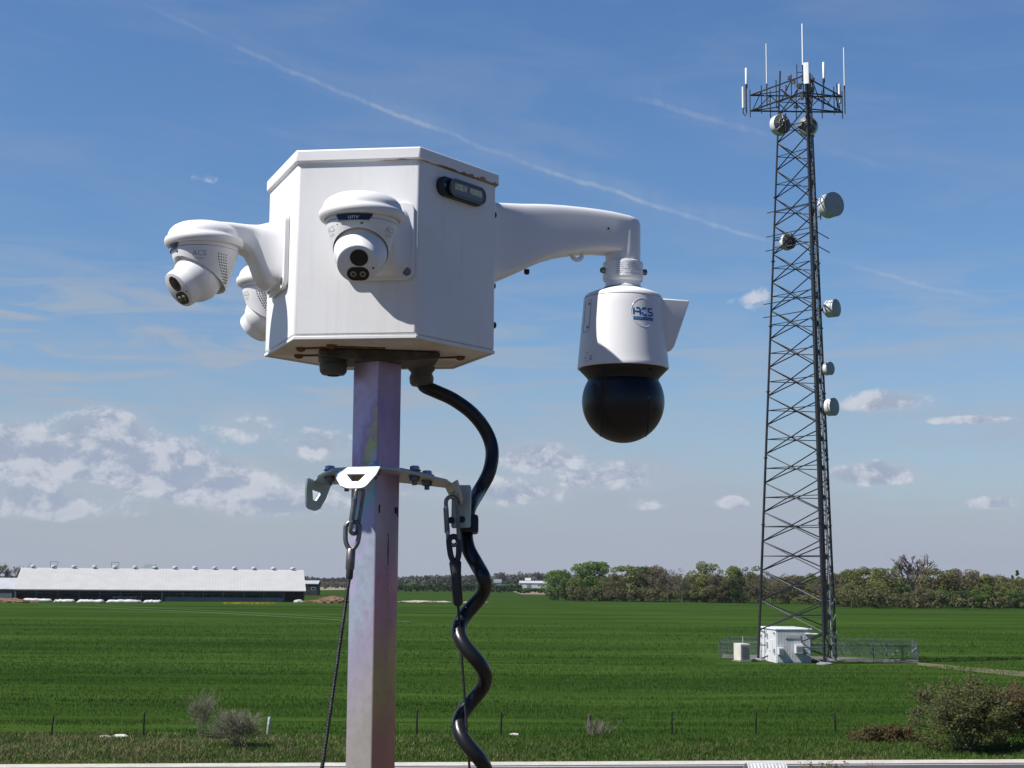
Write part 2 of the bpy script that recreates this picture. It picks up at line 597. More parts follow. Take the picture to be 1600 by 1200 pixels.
M_DECAL = mat('decal_clear_edge', (0.62, 0.63, 0.66), 0.2)
M_LABEL = mat('white_label', (0.78, 0.79, 0.80), 0.45)
M_STEEL = mat('dull_steel', (0.22, 0.21, 0.20), 0.42, 0.9, var=0.3, scale=40)
M_DARKST = mat('grimy_steel', (0.09, 0.083, 0.072), 0.55, 0.6, var=0.35, scale=30)
M_RUST = mat('rusty_bolt', (0.20, 0.085, 0.04), 0.7, 0.3, var=0.4, scale=60)
M_GLAND = mat('gland_grey', (0.10, 0.095, 0.085), 0.5, var=0.25, scale=25)
M_CABLE = mat('cable_sheath', (0.012, 0.012, 0.014), 0.30, scale=40, spec=0.5, bump=.15, bscale=90)
M_SHRINK = mat('heat_shrink', (0.03, 0.032, 0.036), 0.5)
M_ROPE = mat('wire_rope', (0.05, 0.05, 0.048), 0.45, 0.6, var=0.4, scale=200)
M_ZINCB = mat('zinc_bolt', (0.30, 0.38, 0.46), 0.35, 0.9, var=0.2, scale=30)
M_LENS = mat('clear_lens', (0.16, 0.17, 0.14), 0.08, spec=0.7)
M_REFL = mat('light_segment', (0.50, 0.50, 0.34), 0.25, var=0.3, scale=90)
M_POLE = mat_zinc('passivated_zinc', [(0.0, (0.40, 0.37, 0.33)), (0.12, (0.42, 0.38, 0.40)), (0.22, (0.40, 0.36, 0.46)), (0.31, (0.38, 0.44, 0.52)), (0.375, (0.50, 0.42, 0.62)), (0.42, (0.30, 0.54, 0.58)),
                                      (0.47, (0.54, 0.48, 0.62)), (0.52, (0.50, 0.52, 0.20)), (0.57, (0.52, 0.32, 0.48)), (0.61, (0.56, 0.50, 0.68)), (0.66, (0.64, 0.48, 0.60)), (0.71, (0.52, 0.46, 0.66)), (0.76, (0.64, 0.48, 0.56)), (0.85, (0.54, 0.46, 0.60))], 0.36, 7.3, 1.05,
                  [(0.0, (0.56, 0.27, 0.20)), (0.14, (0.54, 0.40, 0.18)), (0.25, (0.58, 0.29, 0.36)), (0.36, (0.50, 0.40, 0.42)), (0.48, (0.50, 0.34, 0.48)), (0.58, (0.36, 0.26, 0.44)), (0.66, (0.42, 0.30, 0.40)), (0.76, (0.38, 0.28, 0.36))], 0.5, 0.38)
M_BRKT = mat_zinc('passivated_bracket', [(0.0, (0.52, 0.52, 0.40)), (0.3, (0.54, 0.52, 0.54)), (0.5, (0.36, 0.50, 0.52)), (0.7, (0.52, 0.42, 0.54)), (1.0, (0.52, 0.52, 0.40))], 0.38, -0.2, 0.6, None, 0.35, 0.9)
# ------------------------------------------------------------------ the mast, its box and its cameras
Y0 = 2.76
X0 = at(591, 560, Y0).x
PHI = R(7.5)
S = 0.222
AP = S * math.cos(R(30))
ZB = at(553, 529, Y0 - AP).z
ZT = at(563, 232, Y0 - AP * 1.02).z
HB = ZT - ZB


def hexpts(s):
    return [(s * math.cos(R(60 * k)), s * math.sin(R(60 * k))) for k in range(6)]


def face_frame(ang):
    """matrix, in the box's own space, of a face: x along it, -y outward, z up"""
    a = R(ang)
    M = Matrix.Rotation(a + PI / 2, 4, 'Z')
    M.translation = Vector((AP * math.cos(a), AP * math.sin(a), 0))
    return M


def rrect(w, h, r, n=6, cx=0, cy=0):
    pts = []
    for (sx, sy, a0) in ((1, 1, 0), (-1, 1, 90), (-1, -1, 180), (1, -1, 270)):
        for k in range(n + 1):
            a = R(a0 + 90 * k / n)
            pts.append((cx + sx * (w / 2 - r) + r * math.cos(a), cy + sy * (h / 2 - r) + r * math.sin(a)))
    return pts


def build_box():
    root = thing('camera_housing_box', 'large white hexagonal metal box with a lid on top of the mast', 'equipment box', (X0, Y0, ZB), -PHI)
    body = MB(); body.prism(hexpts(S), 0.006, HB - 0.012)
    body.build('body', M_WHITE, root, 30, 0.0045, 3)
    lip = MB()
    hp = hexpts(S + 0.0012); hi = hexpts(S - 0.0035)
    lip.plate(hp, [hi], -0.0005, 0.0058)
    lip.build('bottom_lip', M_WHITE, root, 30, 0.001, 1)
    bot = MB(); bot.prism(hexpts(S - 0.0045), 0.0025, 0.0055); bot.build('bottom_plate', M_BOTTOM, root, 30)
    # lid: a shallow folded tray, its hem a little proud of the body
    lid = MB(); lid.prism(hexpts(S + 0.0065), 0.0, 0.0235)
    l = lid.build('lid', M_LID, root, 30, 0.0035, 3); l.location = (0, 0, HB - 0.0225)
    # screws on the underside, with rusty bleeding
    bolts = [(-0.128, -0.083), (-0.062, -0.112), (-0.155, 0.0), (-0.085, 0.095), (-0.045, 0.055), (0.150, 0.045), (0.06, 0.14)]
    for (x, y) in bolts:
        b = MB(); b.lathe([(0.0095, 0), (0.0095, -0.002), (0.0075, -0.0055), (0.003, -0.0075)], 14, Matrix.Translation((x, y, 0.0024)))
        b.build('bolt', M_RUST, root, 40)
    for (a, c) in (((-0.128, -0.083), (-0.05, -0.098)), ((-0.155, 0.0), (-0.075, 0.0)), ((0.150, 0.045), (0.085, 0.05)), ((-0.05, -0.1), (0.03, -0.075))):
        st = MB(); st.bar((a[0], a[1], 0.001), (c[0], c[1], 0.001), 0.0022, 6)
        st.build('retaining_rod', M_RUST, root, 40)
    # folded steel saddle that bolts the box on the pole
    sd_ = MB()
    prof = [(-0.112, 0.0), (-0.112, 0.010), (-0.05, 0.012), (0.05, 0.012), (0.112, 0.010), (0.112, 0.0), (0.052, -0.007), (-0.052, -0.007)]
    Ms = Matrix.Rotation(PHI + R(8), 4, 'Z') @ Matrix.Translation((0.0, 0.045, -0.0105)) @ Matrix.Rotation(PI / 2, 4, 'X')
    sd_.prism(prof, -0.005, 0.105, Ms)
    sd_.build('pole_saddle', M_DARKST, root, 30, 0.002, 2)
    # cable glands
    def gland(x, y, big, parts):
        q = MB(); k = big
        q.lathe([(0.026 * k, 0.002), (0.026 * k, -0.012), (0.0235 * k, -0.014), (0.0235 * k, -0.019), (0.025 * k, -0.020),
                 (0.0265 * k, -0.026), (0.025 * k, -0.036), (0.021 * k, -0.041), (0.012 * k, -0.042)], 24, Matrix.Translation((x, y, 0.0)))
        go = q.build('cable_gland', M_GLAND, root, 35)
        nut = MB(); nut.prism([(0.029 * k * math.cos(R(60 * i + 10)), 0.029 * k * math.sin(R(60 * i + 10))) for i in range(6)], -0.0105, -0.0025, Matrix.Translation((x, y, 0)))
        nut.build('lock_nut', M_GLAND, go, 30, 0.001, 1)
        if parts:
            hole = MB(); hole.lathe([(0.011 * k, -0.0425), (0.011 * k, -0.0435)], 18, Matrix.Translation((x, y, 0)))
            hole.build('plug', M_HOLE, go, 30)
    gland(-0.079, -0.03, 1.0, True)
    gl = GL_LOCAL
    gland(gl[0], gl[1], 0.92, False)
    # oval warning light on the shaded face
    F = face_frame(330)
    ml = thing('warning_light', None, None); ml.parent = root
    ml.matrix_local = F @ Matrix.Translation((0.0, 0, HB - 0.058))
    Mx = Matrix.Rotation(PI / 2, 4, 'X')
    b = MB(); b.prism(rrect(0.128, 0.036, 0.0175, 8), -0.001, 0.011, Mx)
    ml_base = b.build('light_base', M_BLACK, ml, 40, 0.0025, 2)
    b = MB(); b.prism(rrect(0.100, 0.029, 0.0135, 8, 0.008), 0.0105, 0.0165, Mx); b.build('lens', M_LENS, ml, 40, 0.003, 2)
    rim = MB(); rim.plate(rrect(0.104, 0.033, 0.0155, 8, 0.008), [rrect(0.096, 0.025, 0.0115, 8, 0.008)], 0.0155, 0.0178, Mx)
    rim.build('lens_rim', mat('grey_rim', (.10, .105, .11), .35), ml, 40)
    for cx in (-0.014, 0.030):
        b = MB(); b.box(cx, 0.0025, 0, 0.036, 0.012, 0.001)
        b.v = [tuple(Mx @ Vector((p[0], p[1], p[2] + 0.0172))) for p in b.v]
        b.build('reflector', M_REFL, ml, 30, 0.002, 1)
    b = MB(); b.lathe([(0.0035, 0), (0.0035, 0.0012)], 10, Mx @ Matrix.Translation((-0.0525, 0.0, 0.011))); b.build('screw', M_STEEL, ml, 30)
    # small bolts on the rear faces' edge
    for (ang, u, z) in ((30, -0.10, HB * 0.78), (30, -0.104, HB * 0.16), (30, -0.098, HB * 0.05 + .04)):
        b = MB(); b.lathe([(0.006, 0), (0.006, 0.004), (0.003, 0.006)], 10, face_frame(ang) @ Matrix.Translation((u, 0, z)) @ Matrix.Rotation(PI / 2, 4, 'X'))
        b.build('bolt', M_BLACK, root, 40)
    # two sprays of tiny print on the lid hem's shaded side
    return root


# gland that carries the coiled cable: where its base meets the underside
_p = onz(659, 571, ZB)
_l = Matrix.Rotation(PHI, 4, 'Z') @ Vector((_p.x - X0, _p.y - Y0, 0))
GL_LOCAL = (_l.x, _l.y)
BOX = build_box()


# ---------- dome cameras on bent wall arms
def superring(y, w, zt, zb, n=28, e=0.5):
    zc = (zt + zb) / 2; h = (zt - zb) / 2
    pts = []
    for k in range(n):
        a = 2 * PI * k / n
        c, s_ = math.cos(a), math.sin(a)
        pts.append((w * math.copysign(abs(c) ** e, c), y, zc + h * math.copysign(abs(s_) ** e, s_)))
    return pts


RB0, ZB0, RB1, ZB1 = 0.0605, -0.004, 0.0415, -0.070      # bowl: upper and lower radius and height
CY = -0.141                                                # cap axis, out from the wall


def bowl_r(z):
    return RB0 + (RB1 - RB0) * (ZB0 - z) / (ZB0 - ZB1)


def on_bowl(ang, z, off):
    """ang from straight out (0) to the camera's +x side"""
    r = bowl_r(z) + off
    return Vector((r * math.sin(ang), CY - r * math.cos(ang), z))


def build_dome_camera(root, pan=0.0):
    pan = R(pan)
    PM = Matrix.Translation((0, CY, 0)) @ Matrix.Rotation(pan, 4, 'Z') @ Matrix.Translation((0, -CY, 0))
    b = MB()
    Mx = Matrix.Rotation(PI / 2, 4, 'X')
    b.prism(rrect(0.126, 0.140, 0.016, 6), 0.0, 0.009, Mx)
    b.loft([superring(y, w, t, z) for (y, w, t, z) in ((-0.008, 0.057, 0.067, -0.067), (-0.014, 0.052, 0.062, -0.062), (-0.024, 0.045, 0.060, -0.065),
            (-0.036, 0.041, 0.056, -0.058), (-0.046, 0.038, 0.053, -0.042), (-0.054, 0.036, 0.052, -0.022), (-0.063, 0.036, 0.0510, -0.005), (-0.076, 0.040, 0.050, 0.004), (-0.10, 0.046, 0.0495, 0.007), (-0.125, 0.05, 0.048, 0.008))])
    arm = b.build('wall_arm', M_CAMW, root, 50, 0.0016, 2)
    for (x, z) in ((-0.051, -0.056), (0.051, -0.056)):
        s = MB(); s.lathe([(0.0075, 0.0005), (0.0075, 0.0102), (0.0055, 0.0106)], 14, Mx @ Matrix.Translation((x, z, 0)))
        s.build('screw_recess', M_STEEL, arm, 40)
    c = MB()
    Mc = Matrix.Translation((0, CY, 0))
    c.lathe([(0.0615, 0.006), (0.0635, 0.0035), (0.069, 0.0035), (0.0725, 0.008), (0.0730, 0.013), (0.0715, 0.0175), (0.0685, 0.020), (0.0672, 0.0225),
             (0.0668, 0.026), (0.064, 0.0325), (0.058, 0.039), (0.049, 0.0440), (0.036, 0.0475), (0.02, 0.049), (0.004, 0.0495)], 64, Mc)
    c.build('rain_cap', M_CAMW, root, 40)
    ring = MB(); ring.lathe([(0.0605, 0.012), (0.0612, 0.002), (0.0605, -0.0035)], 64, Mc); ring.build('collar_ring', M_CAMW, root, 40)
    # bowl cut on the slant
    bm = bmesh.new()
    bb = MB(); bb.lathe([(RB0, -0.0045), (0.0602, -0.007), (bowl_r(-0.03), -0.03), (bowl_r(-0.05), -0.05), (bowl_r(-0.066), -0.066), (0.0405, -0.073), (0.037, -0.0765), (0.02, -0.078)], 72, Mc)
    vv = [bm.verts.new(p) for p in bb.v]
    for f in bb.f:
        bm.faces.new([vv[i] for i in f])
    n = Vector((0, -0.525, -0.851))
    geo = bm.verts[:] + bm.edges[:] + bm.faces[:]
    cut = bmesh.ops.bisect_plane(bm, geom=geo, plane_co=Vector((0, CY - 0.058, -0.019)), plane_no=n, clear_outer=True)
    ed = [e for e in cut['geom_cut'] if isinstance(e, bmesh.types.BMEdge)]
    fl = bmesh.ops.contextual_create(bm, geom=ed)['faces']
    # hollow it so that the eyeball sits in a shadowed seat
    ins = bmesh.ops.inset_individual(bm, faces=fl, thickness=0.0045, depth=-0.0)
    bmesh.ops.translate(bm, vec=-n * 0.012, verts=list({v for f in fl for v in f.verts}))
    bm.transform(PM); me = bpy.data.meshes.new('bowl'); bm.to_mesh(me); bm.free()
    bowl = finish(me, 'bowl', M_CAMW, root, 35)
    # eyeball and its snout
    look = PM.to_3x3() @ Vector((0, -0.80, -0.60)).normalized()
    ec = PM @ Vector((0, CY - 0.013, -0.0535))
    rot = look.to_track_quat('Z', 'Y').to_matrix().to_4x4()
    Me = Matrix.Translation(ec) @ rot
    e = MB()
    prof = [(0.004, -0.0445)] + [(0.0445 * math.sin(R(a)), -0.0445 * math.cos(R(a))) for a in range(8, 128, 6)]
    e.lathe(prof + [(0.0355, 0.0285), (0.0352, 0.043), (0.0342, 0.0455), (0.0320, 0.0468), (0.002, 0.0468)], 56, Me)
    eye = e.build('eyeball', M_CAMW, root, 35)
    up = (Me.inverted().to_3x3() @ Vector((0, 0, 1))); up.z = 0; up.normalize()
    ri = Vector((-up.y, up.x, 0)); 
    if (Me.to_3x3() @ ri).x < 0: ri = -ri

    def disc(name, u, w, r, m, par, z=0.0470, h=0.0008, n_=26):
        q = MB(); c0 = up * w + ri * u
        q.lathe([(r, z - 0.002), (r, z + h), (r * 0.9, z + h + 0.0003)], n_, Me @ Matrix.Translation(c0))
        return q.build(name, m, par, 40)
    lens = disc('lens', 0.003, 0.0125, 0.0150, M_GLASS, eye)
    disc('lens_barrel', 0.003, 0.0125, 0.0085, M_BLACK, lens, 0.0474)
    led = MB(); pl = []
    for k in range(13):
        a = R(-90 + 180 * k / 12); pl.append((0.0065 + 0.0120 * math.cos(a), 0.0120 * math.sin(a)))
    for k in range(13):
        a = R(90 + 180 * k / 12); pl.append((-0.0065 + 0.0120 * math.cos(a), 0.0120 * math.sin(a)))
    B = Matrix(((ri.x, up.x, 0, 0), (ri.y, up.y, 0, 0), (0, 0, 1, 0), (0, 0, 0, 1)))
    led.prism(pl, 0.045, 0.0478, Me @ B @ Matrix.Translation((0, -0.0165, 0)))
    lw = led.build('infrared_window', M_GLASS, eye, 40)
    for sx in (-0.0078, 0.0078):
        disc('infrared_lamp', sx, -0.0165, 0.0050, M_LED, lw, 0.0478)
        disc('lamp_core', sx, -0.0165, 0.0026, M_BLACK, lw, 0.0484)
    disc('sensor', 0.0255, -0.006, 0.0016, M_BLACK, eye)
    # navy badge with the maker's letters on the collar
    q = MB(); N = 10
    for k in range(N):
        for (t0, t1) in ((0.0, 1.0),):
            z0, z1 = 0.0025, -0.0085
            def pt(f, z):
                wmax = R(31) if z > 0 else R(24)
                return on_bowl_c(-wmax + 2 * wmax * f, z)
            def on_bowl_c(a, z):
                r = 0.0622
                return (r * math.sin(a), CY - r * math.cos(a), z)
            q.addm([pt(k / N, z1), pt((k + 1) / N, z1), pt((k + 1) / N, z0), pt(k / N, z0)], [(0, 1, 2, 3)])
    badge = q.build('badge', M_NAVY, root, 0)
    tv, tf = text_mesh('unv', 0.0135)
    q = MB(); q.addm([(0.0627 * math.sin(p.x / 0.0627), CY - 0.0627 * math.cos(p.x / 0.0627), -0.0032 + p.y * 0.8) for p in tv], tf)
    q.build('badge_lettering', M_LABEL, badge, 0)
    # pinhole over the opening
    for (a, z, r) in ((R(6) + pan, -0.0125, 0.0024), (R(-38) + pan, -0.013, 0.0012), (R(30) + pan, -0.0095, 0.0012)):
        p = on_bowl(a, z, 0.0); nr = Vector((math.sin(a), -math.cos(a), -0.25)).normalized()
        h = MB(); h.lathe([(r, -0.001), (r, 0.0004)], 12, Matrix.Translation(p) @ nr.to_track_quat('Z', 'Y').to_matrix().to_4x4())
        h.build('pinhole', M_HOLE, bowl, 40)
    # printed mark and vent dots on both flanks
    tv, tf = text_mesh('ACS', 0.0145)
    tv2, tf2 = text_mesh('SECURITY', 0.0044)
    for sgn in (1, -1):
        q = MB(); a0 = R(70) if sgn > 0 else R(-52)
        q.addm([on_bowl(a0 + p.x / 0.058, -0.0185 + p.y * 0.9, 0.0004) for p in tv], tf)
        q.addm([on_bowl(a0 + p.x * 1.0 / 0.058, -0.0275 + p.y, 0.0004) for p in tv2], tf2)
        q.build('printed_mark', M_PRINT, bowl, 0)
        d = MB()
        for row in range(11):
            for colm in range(4):
                z = -0.017 - row * 0.0047
                a = (R(105) + colm * R(5.6) + (row ** 1.6) * R(0.75)) * sgn
                if abs(a) > R(150) or z < -0.066: continue
                p = on_bowl(a, z, 0.0); nr = Vector((math.sin(a), -math.cos(a), -0.28)).normalized()
                d.lathe([(0.0014, -0.0005), (0.0014, 0.0004)], 7, Matrix.Translation(p) @ nr.to_track_quat('Z', 'Y').to_matrix().to_4x4())
        d.build('speaker_grille', M_HOLE, bowl, 40)


def place_on_face(o, ang, du, z):
    """stands a wall-mounted thing on a face of the box, in world space"""
    M = Matrix.Translation((X0, Y0, ZB)) @ Matrix.Rotation(-PHI, 4, 'Z') @ face_frame(ang) @ Matrix.Translation((du, -0.0005, z))
    o.location = M.translation; o.rotation_euler = (0, 0, M.to_euler().z)


ZCAM = at(572, 338, 2.42).z - ZB - 0.0115
GRP = 'turret cameras on the hexagonal box'
c0 = thing('dome_camera', 'white turret camera facing the viewer on the broad lit front of the box', 'security camera', group=GRP)
build_dome_camera(c0, 7); place_on_face(c0, 270, 0.043, ZCAM)
c1 = thing('dome_camera', 'white turret camera reaching out from the narrow bright side of the box, lenses down', 'security camera', group=GRP)
build_dome_camera(c1, 17); place_on_face(c1, 210, -0.002, ZCAM)
c2 = thing('dome_camera', 'white turret camera mostly hidden behind the box, cap edge and vent dots showing', 'security camera', group=GRP)
build_dome_camera(c2, 0); place_on_face(c2, 150, -0.034, ZCAM)


# ---------- pan-tilt camera on its long arm
def build_ptz():
    root = thing('pan_tilt_camera', 'large white pan-tilt camera with black ball hanging from a curved arm', 'security camera')
    place_on_face(root, 30, 0.0, 0.0)
    Lr = 0.326                                            # arm reach from the face
    q = Vector((X0, Y0, 0)) + Vector((math.cos(R(22.5)), math.sin(R(22.5)), 0)) * (AP + Lr)
    zA = at(985, 343, q.y).z - ZB                         # top of the elbow, from the box's underside
    kz = 0.00128
    b = MB()
    secs = [(0.001, .078, 0.004, -.176), (0.010, .076, 0.003, -.174), (.016, .066, .001, -.170), (.030, .056, .0, -.163), (.05, .047, .003, -.152), (.07, .042, .005, -.143), (.092, .039, .007, -.132), (.12, .0375, .010, -.117), (.146, .0365, .012, -.104),
            (.18, .036, .0135, -.092), (.223, .0355, .014, -.082), (.26, .0355, .0135, -.0765), (.29, .0355, .012, -.075), (Lr, .0355, .008, -.075), (.340, .0325, .006, -.075), (.351, .025, .003, -.075), (.358, .0165, -.0005, -.074), (.3615, .007, -.004, -.072)]
    b.loft([superring(-t, w, zt + zA - 0.004, zb + zA, 36, 0.33) for (t, w, zt, zb) in secs])
    b.lathe([(.0300, zA - .112), (.0355, zA - .094), (.0360, zA - .070), (.0358, zA - .03)], 40, Matrix.Translation((0, -Lr, 0)))
    arm = b.build('bracket_arm', M_CAMW, root, 60)
    # safety eye, screws
    ey = MB(); Me = Matrix.Translation((0, -0.222, zA - 0.082)) @ Matrix.Rotation(PI / 2, 4, 'Y')
    ey.tube([Me @ Vector((0.012 * math.cos(a), 0.012 * math.sin(a), 0)) for a in [2 * PI * k / 20 for k in range(20)]], 0.0046, 8, False, None, True)
    ey.build('safety_eye', M_CAMW, arm, 60)
    for (t, z) in ((0.112, -0.128), (0.04, -0.163)):
        s = MB(); s.lathe([(0.0055, 0.004), (0.0055, -0.004), (0.003, -0.006)], 10, Matrix.Translation((0, -t, zA + z))); s.build('screw', M_BLACK, arm, 40)
    sq = MB(); sq.lathe([(0.0022, 0), (0.0022, 0.003)], 8, Matrix.Translation((-0.0352, -0.275, zA - 0.032)) @ Matrix.Rotation(-PI / 2, 4, 'Y')); sq.build('drain_hole', M_HOLE, arm, 40)
    C = Matrix.Translation((0, -Lr, 0))
    zc = zA - 0.092
    k = MB(); k.lathe([(.037, zc + .002), (.0405, zc), (.0412, zc - .004), (.0412, zc - .033), (.0395, zc - .038), (.036, zc - .040), (.036, zc - .049), (.040, zc - .052)], 48, C)
    col = k.build('collar', M_CAMW, root, 40)
    lb = MB(); N = 12
    def cyl(r, a, z): return (r * math.cos(a), -Lr + r * math.sin(a), z)
    # angle in the mount's own frame that faces the viewer
    Mw = Matrix.Rotation(root.rotation_euler.z, 4, 'Z')
    tv = Mw.inverted() @ (Vector((CAM.x - q.x, CAM.y - q.y, 0)))
    A0 = math.atan2(tv.y, tv.x)
    for i in range(N):
        a0 = A0 - R(22) + R(88) * i / N; a1 = A0 - R(22) + R(88) * (i + 1) / N
        lb.addm([cyl(.0417, a0, zc - .033), cyl(.0417, a1, zc - .033), cyl(.0417, a1, zc - .003), cyl(.0417, a0, zc - .003)], [(0, 1, 2, 3)])
    lab = lb.build('rating_label', M_LABEL, col, 0)
    rnd = random.Random(4)
    pr = MB()
    for row in range(6):
        z = zc - .007 - row * .004
        a = A0 - R(18)
        while a < A0 + R(58):
            w = R(rnd.uniform(3, 11))
            if rnd.random() < .7:
                hh = .0011 if row != 4 else .0018
                pr.addm([cyl(.0419, a, z - hh), cyl(.0419, a + w, z - hh), cyl(.0419, a + w, z), cyl(.0419, a, z)], [(0, 1, 2, 3)])
            a += w + R(2)
    pr.build('fine_print', M_PRINT, lab, 0)
    for a in (A0 + R(96), A0 - R(66)):
        p = Vector(cyl(.040, a, zc - .018)); d = Vector((math.cos(a), math.sin(a), 0))
        s = MB(); s.lathe([(.0062, 0), (.0062, .007), (.005, .009), (.0028, .0092)], 12, Matrix.Translation(p) @ d.to_track_quat('Z', 'Y').to_matrix().to_4x4()); s.build('set_screw', M_STEEL, col, 40)
        s = MB(); s.lathe([(.0034, .0088), (.0034, .0098)], 6, Matrix.Translation(p) @ d.to_track_quat('Z', 'Y').to_matrix().to_4x4()); s.build('screw_socket', M_HOLE, col, 40)
    zh = zA - 0.1465                                       # crown of the housing
    h = MB()
    prof = [(.038, zh + .001), (.044, zh - .001), (.060, zh - .0065), (.0745, zh - .0125), (.0775, zh - .0150), (.0790, zh - .0185), (.0795, zh - .021), (.0802, zh - .0235)]
    for i in range(1, 9):
        f = i / 8; prof.append((.0802 + .0120 * f, zh - .0235 - .134 * f))
    prof += [(.0930, zh - .1615), (.0925, zh - .1645), (.0905, zh - .1655), (.070, zh - .164)]
    h.lathe(prof, 72, C)
    hous = h.build('housing', M_CAMW, root, 28)
    def hr(z): return .0802 + .0120 * max(0, min(1, (zh - .0235 - z) / .134))
    seam = MB(); seam.tube([cyl(.0797, 2 * PI * i / 60, zh - .0212) for i in range(60)], .0007, 5, False, None, True); seam.build('seam', M_PRINT, hous, 0)
    # rain visor: a wedge scoop on the far side
    dirw = Vector((math.cos(R(12)), math.sin(R(12)), 0)); dl = Mw.inverted() @ dirw
    Av = math.atan2(dl.y, dl.x)
    V = C @ Matrix.Rotation(Av, 4, 'Z')
    v = MB()
    def ringv(z, x0, x1, w): return [(x0, -w, z), (x1, -w * .82, z), (x1, w * .82, z), (x0, w, z)]
    v.loft([ringv(zh - .0225, .060, .1310, .042), ringv(zh - .026, .060, .1310, .042), ringv(zh - .07, .065, .1160, .041), ringv(zh - .118, .07, .1000, .035), ringv(zh - .127, .07, .094, .030)], V)
    v.build('visor', M_CAMW, hous, 25, .0025, 2)
    # lettered round sticker
    Al = A0 + R(29); zl = zh - .061
    def wrap(x, z, off): 
        zz = zl + z; r = hr(zz) + off
        return cyl(r, Al + x / .0865, zz)
    st = MB(); n = 48
    ring = [wrap(.0270 * math.cos(2 * PI * i / n), .0292 * math.sin(2 * PI * i / n), -.0001) for i in range(n)]
    st.tube(ring, .00055, 6, False, None, True)
    stick = st.build('sticker', M_DECAL, hous, 60)
    lt = MB()
    def stroke(pts, w=.0037):
        P = [Vector((x, z)) for x, z in pts]
        fine = [P[0]]
        for a, c in zip(P[:-1], P[1:]):
            m = max(1, int((c - a).length / .002))
            for i in range(1, m + 1): fine.append(a.lerp(c, i / m))
        L = []; Rr = []
        for i, p in enumerate(fine):
            d = (fine[min(i + 1, len(fine) - 1)] - fine[max(0, i - 1)]).normalized(); nn = Vector((-d.y, d.x)) * w / 2
            L.append(p + nn); Rr.append(p - nn)
        for i in range(len(fine) - 1):
            lt.addm([wrap(*L[i], .00022), wrap(*L[i + 1], .00022), wrap(*Rr[i + 1], .00022), wrap(*Rr[i], .00022)], [(0, 1, 2, 3)])
    def arc(cx, cz, r, a0, a1, m=5): return [(cx + r * math.cos(R(a0 + (a1 - a0) * i / m)), cz + r * math.sin(R(a0 + (a1 - a0) * i / m))) for i in range(m + 1)]
    t0, b0 = .0085, -.0055
    # A
    stroke([(-.0215, b0 + .0004), (-.0215, t0)]); stroke([(-.0198, .0012), (-.0092, .0012)], .0032)
    stroke([(-.0160, t0)] + arc(-.0115, t0 - .0040, .0040, 90, 0) + [(-.0075, b0)])
    # C
    stroke([(.0083, t0 + .0002), (.0000, t0 + .0002)] + [(-.0032, t0 - .0036)]); stroke([(-.0036, b0 + .0052), (.0004, b0), (.0083, b0)])
    # S
    stroke([(.0225, t0)] + arc(.0150, t0 - .003, .003, 90, 180) + arc(.0150, .0022, .0012, 180, 270) + [(.0205, .0012)] + arc(.0205, -.0014, .0022, 90, 0) + arc(.0200, b0 + .0022, .0022, 0, -90) + [(.0112, b0)], .0034)
    # band under the letters
    M_ = 24
    for i in range(M_):
        xa = -.0225 + .0458 * i / M_; xb = -.0225 + .0458 * (i + 1) / M_
        lt.addm([wrap(xa, -.0158, .00022), wrap(xb, -.0158, .00022), wrap(xb, -.0092, .00022), wrap(xa, -.0092, .00022)], [(0, 1, 2, 3)])
    lt.build('sticker_lettering', M_BLUE, stick, 0)
    tv_, tf_ = text_mesh('SECURITY & MEDIA', .0049)
    q2 = MB(); q2.addm([wrap(p.x * .98 + .0004, -.0125 + p.y, .0004) for p in tv_], tf_); q2.build('band_lettering', mat('pale_blue_print', (.40, .58, .70), .5), stick, 0)
    # maintenance flap and moulded marks on the shaded flank
    fl = MB(); Af = A0 - R(60)
    def wr2(x, z, off):
        r = hr(z) + off; return Vector(cyl(r, Af + x / .085, z))
    fr = [(-.012, zh - .03), (.012, zh - .03), (.012, zh - .095), (-.012, zh - .095)]
    path = []
    for a, c in zip(fr, fr[1:] + fr[:1]):
        for i in range(8): path.append(wr2(a[0] + (c[0] - a[0]) * i / 8, a[1] + (c[1] - a[1]) * i / 8, .0))
    fl.tube(path, .0007, 5, False, None, True); fl.build('access_flap', M_PRINT, hous, 0)
    for z in (zh - .038, zh - .086):
        s = MB(); p = wr2(.006, z, -.001); d = Vector((p.x, p.y + Lr, 0)).normalized()
        s.lathe([(.0032, 0), (.0032, .002)], 10, Matrix.Translation(p) @ d.to_track_quat('Z', 'Y').to_matrix().to_4x4()); s.build('screw', M_STEEL, hous, 40)
    pm = MB()
    for (x, z, w, hh) in ((.010, zh - .138, .003, .003), (.006, zh - .147, .003, .004), (.020, zh - .146, .006, .0015), (.0215, zh - .149, .003, .004), (.020, zh - .153, .006, .0015), (.008, zh - .156, .008, .001)):
        pm.addm([wr2(x, z - hh, .0006), wr2(x + w, z - hh, .0006), wr2(x + w, z, .0006), wr2(x, z, .0006)], [(0, 1, 2, 3)])
    pm.build('moulded_mark', M_PRINT, hous, 0)
    # black neck and ball
    zn = zh - .1655
    nk = MB(); nk.lathe([(.0905, zn + .003), (.0895, zn - .001), (.082, zn - .0085), (.0745, zn - .0165), (.0715, zn - .022), (.0715, zn - .04)], 64, C)
    neck = nk.build('neck', M_BLACK, root, 40)
    for a in (A0 + R(-30), A0 + R(42)):
        s = MB(); p = Vector(cyl(.083, a, zn - .0065)); s.lathe([(.003, -.004), (.003, .004)], 10, Matrix.Translation(p)); s.build('screw', M_HOLE, neck, 40)
    zball = zn - .066; rb = .0835
    bl = MB()
    bl.lathe([(rb * math.sin(R(a)), zball + rb * math.cos(R(a))) for a in range(52, 178, 4)] + [(.002, zball - rb)], 64, C)
    ball = bl.build('ball', M_BALL, root, 40)
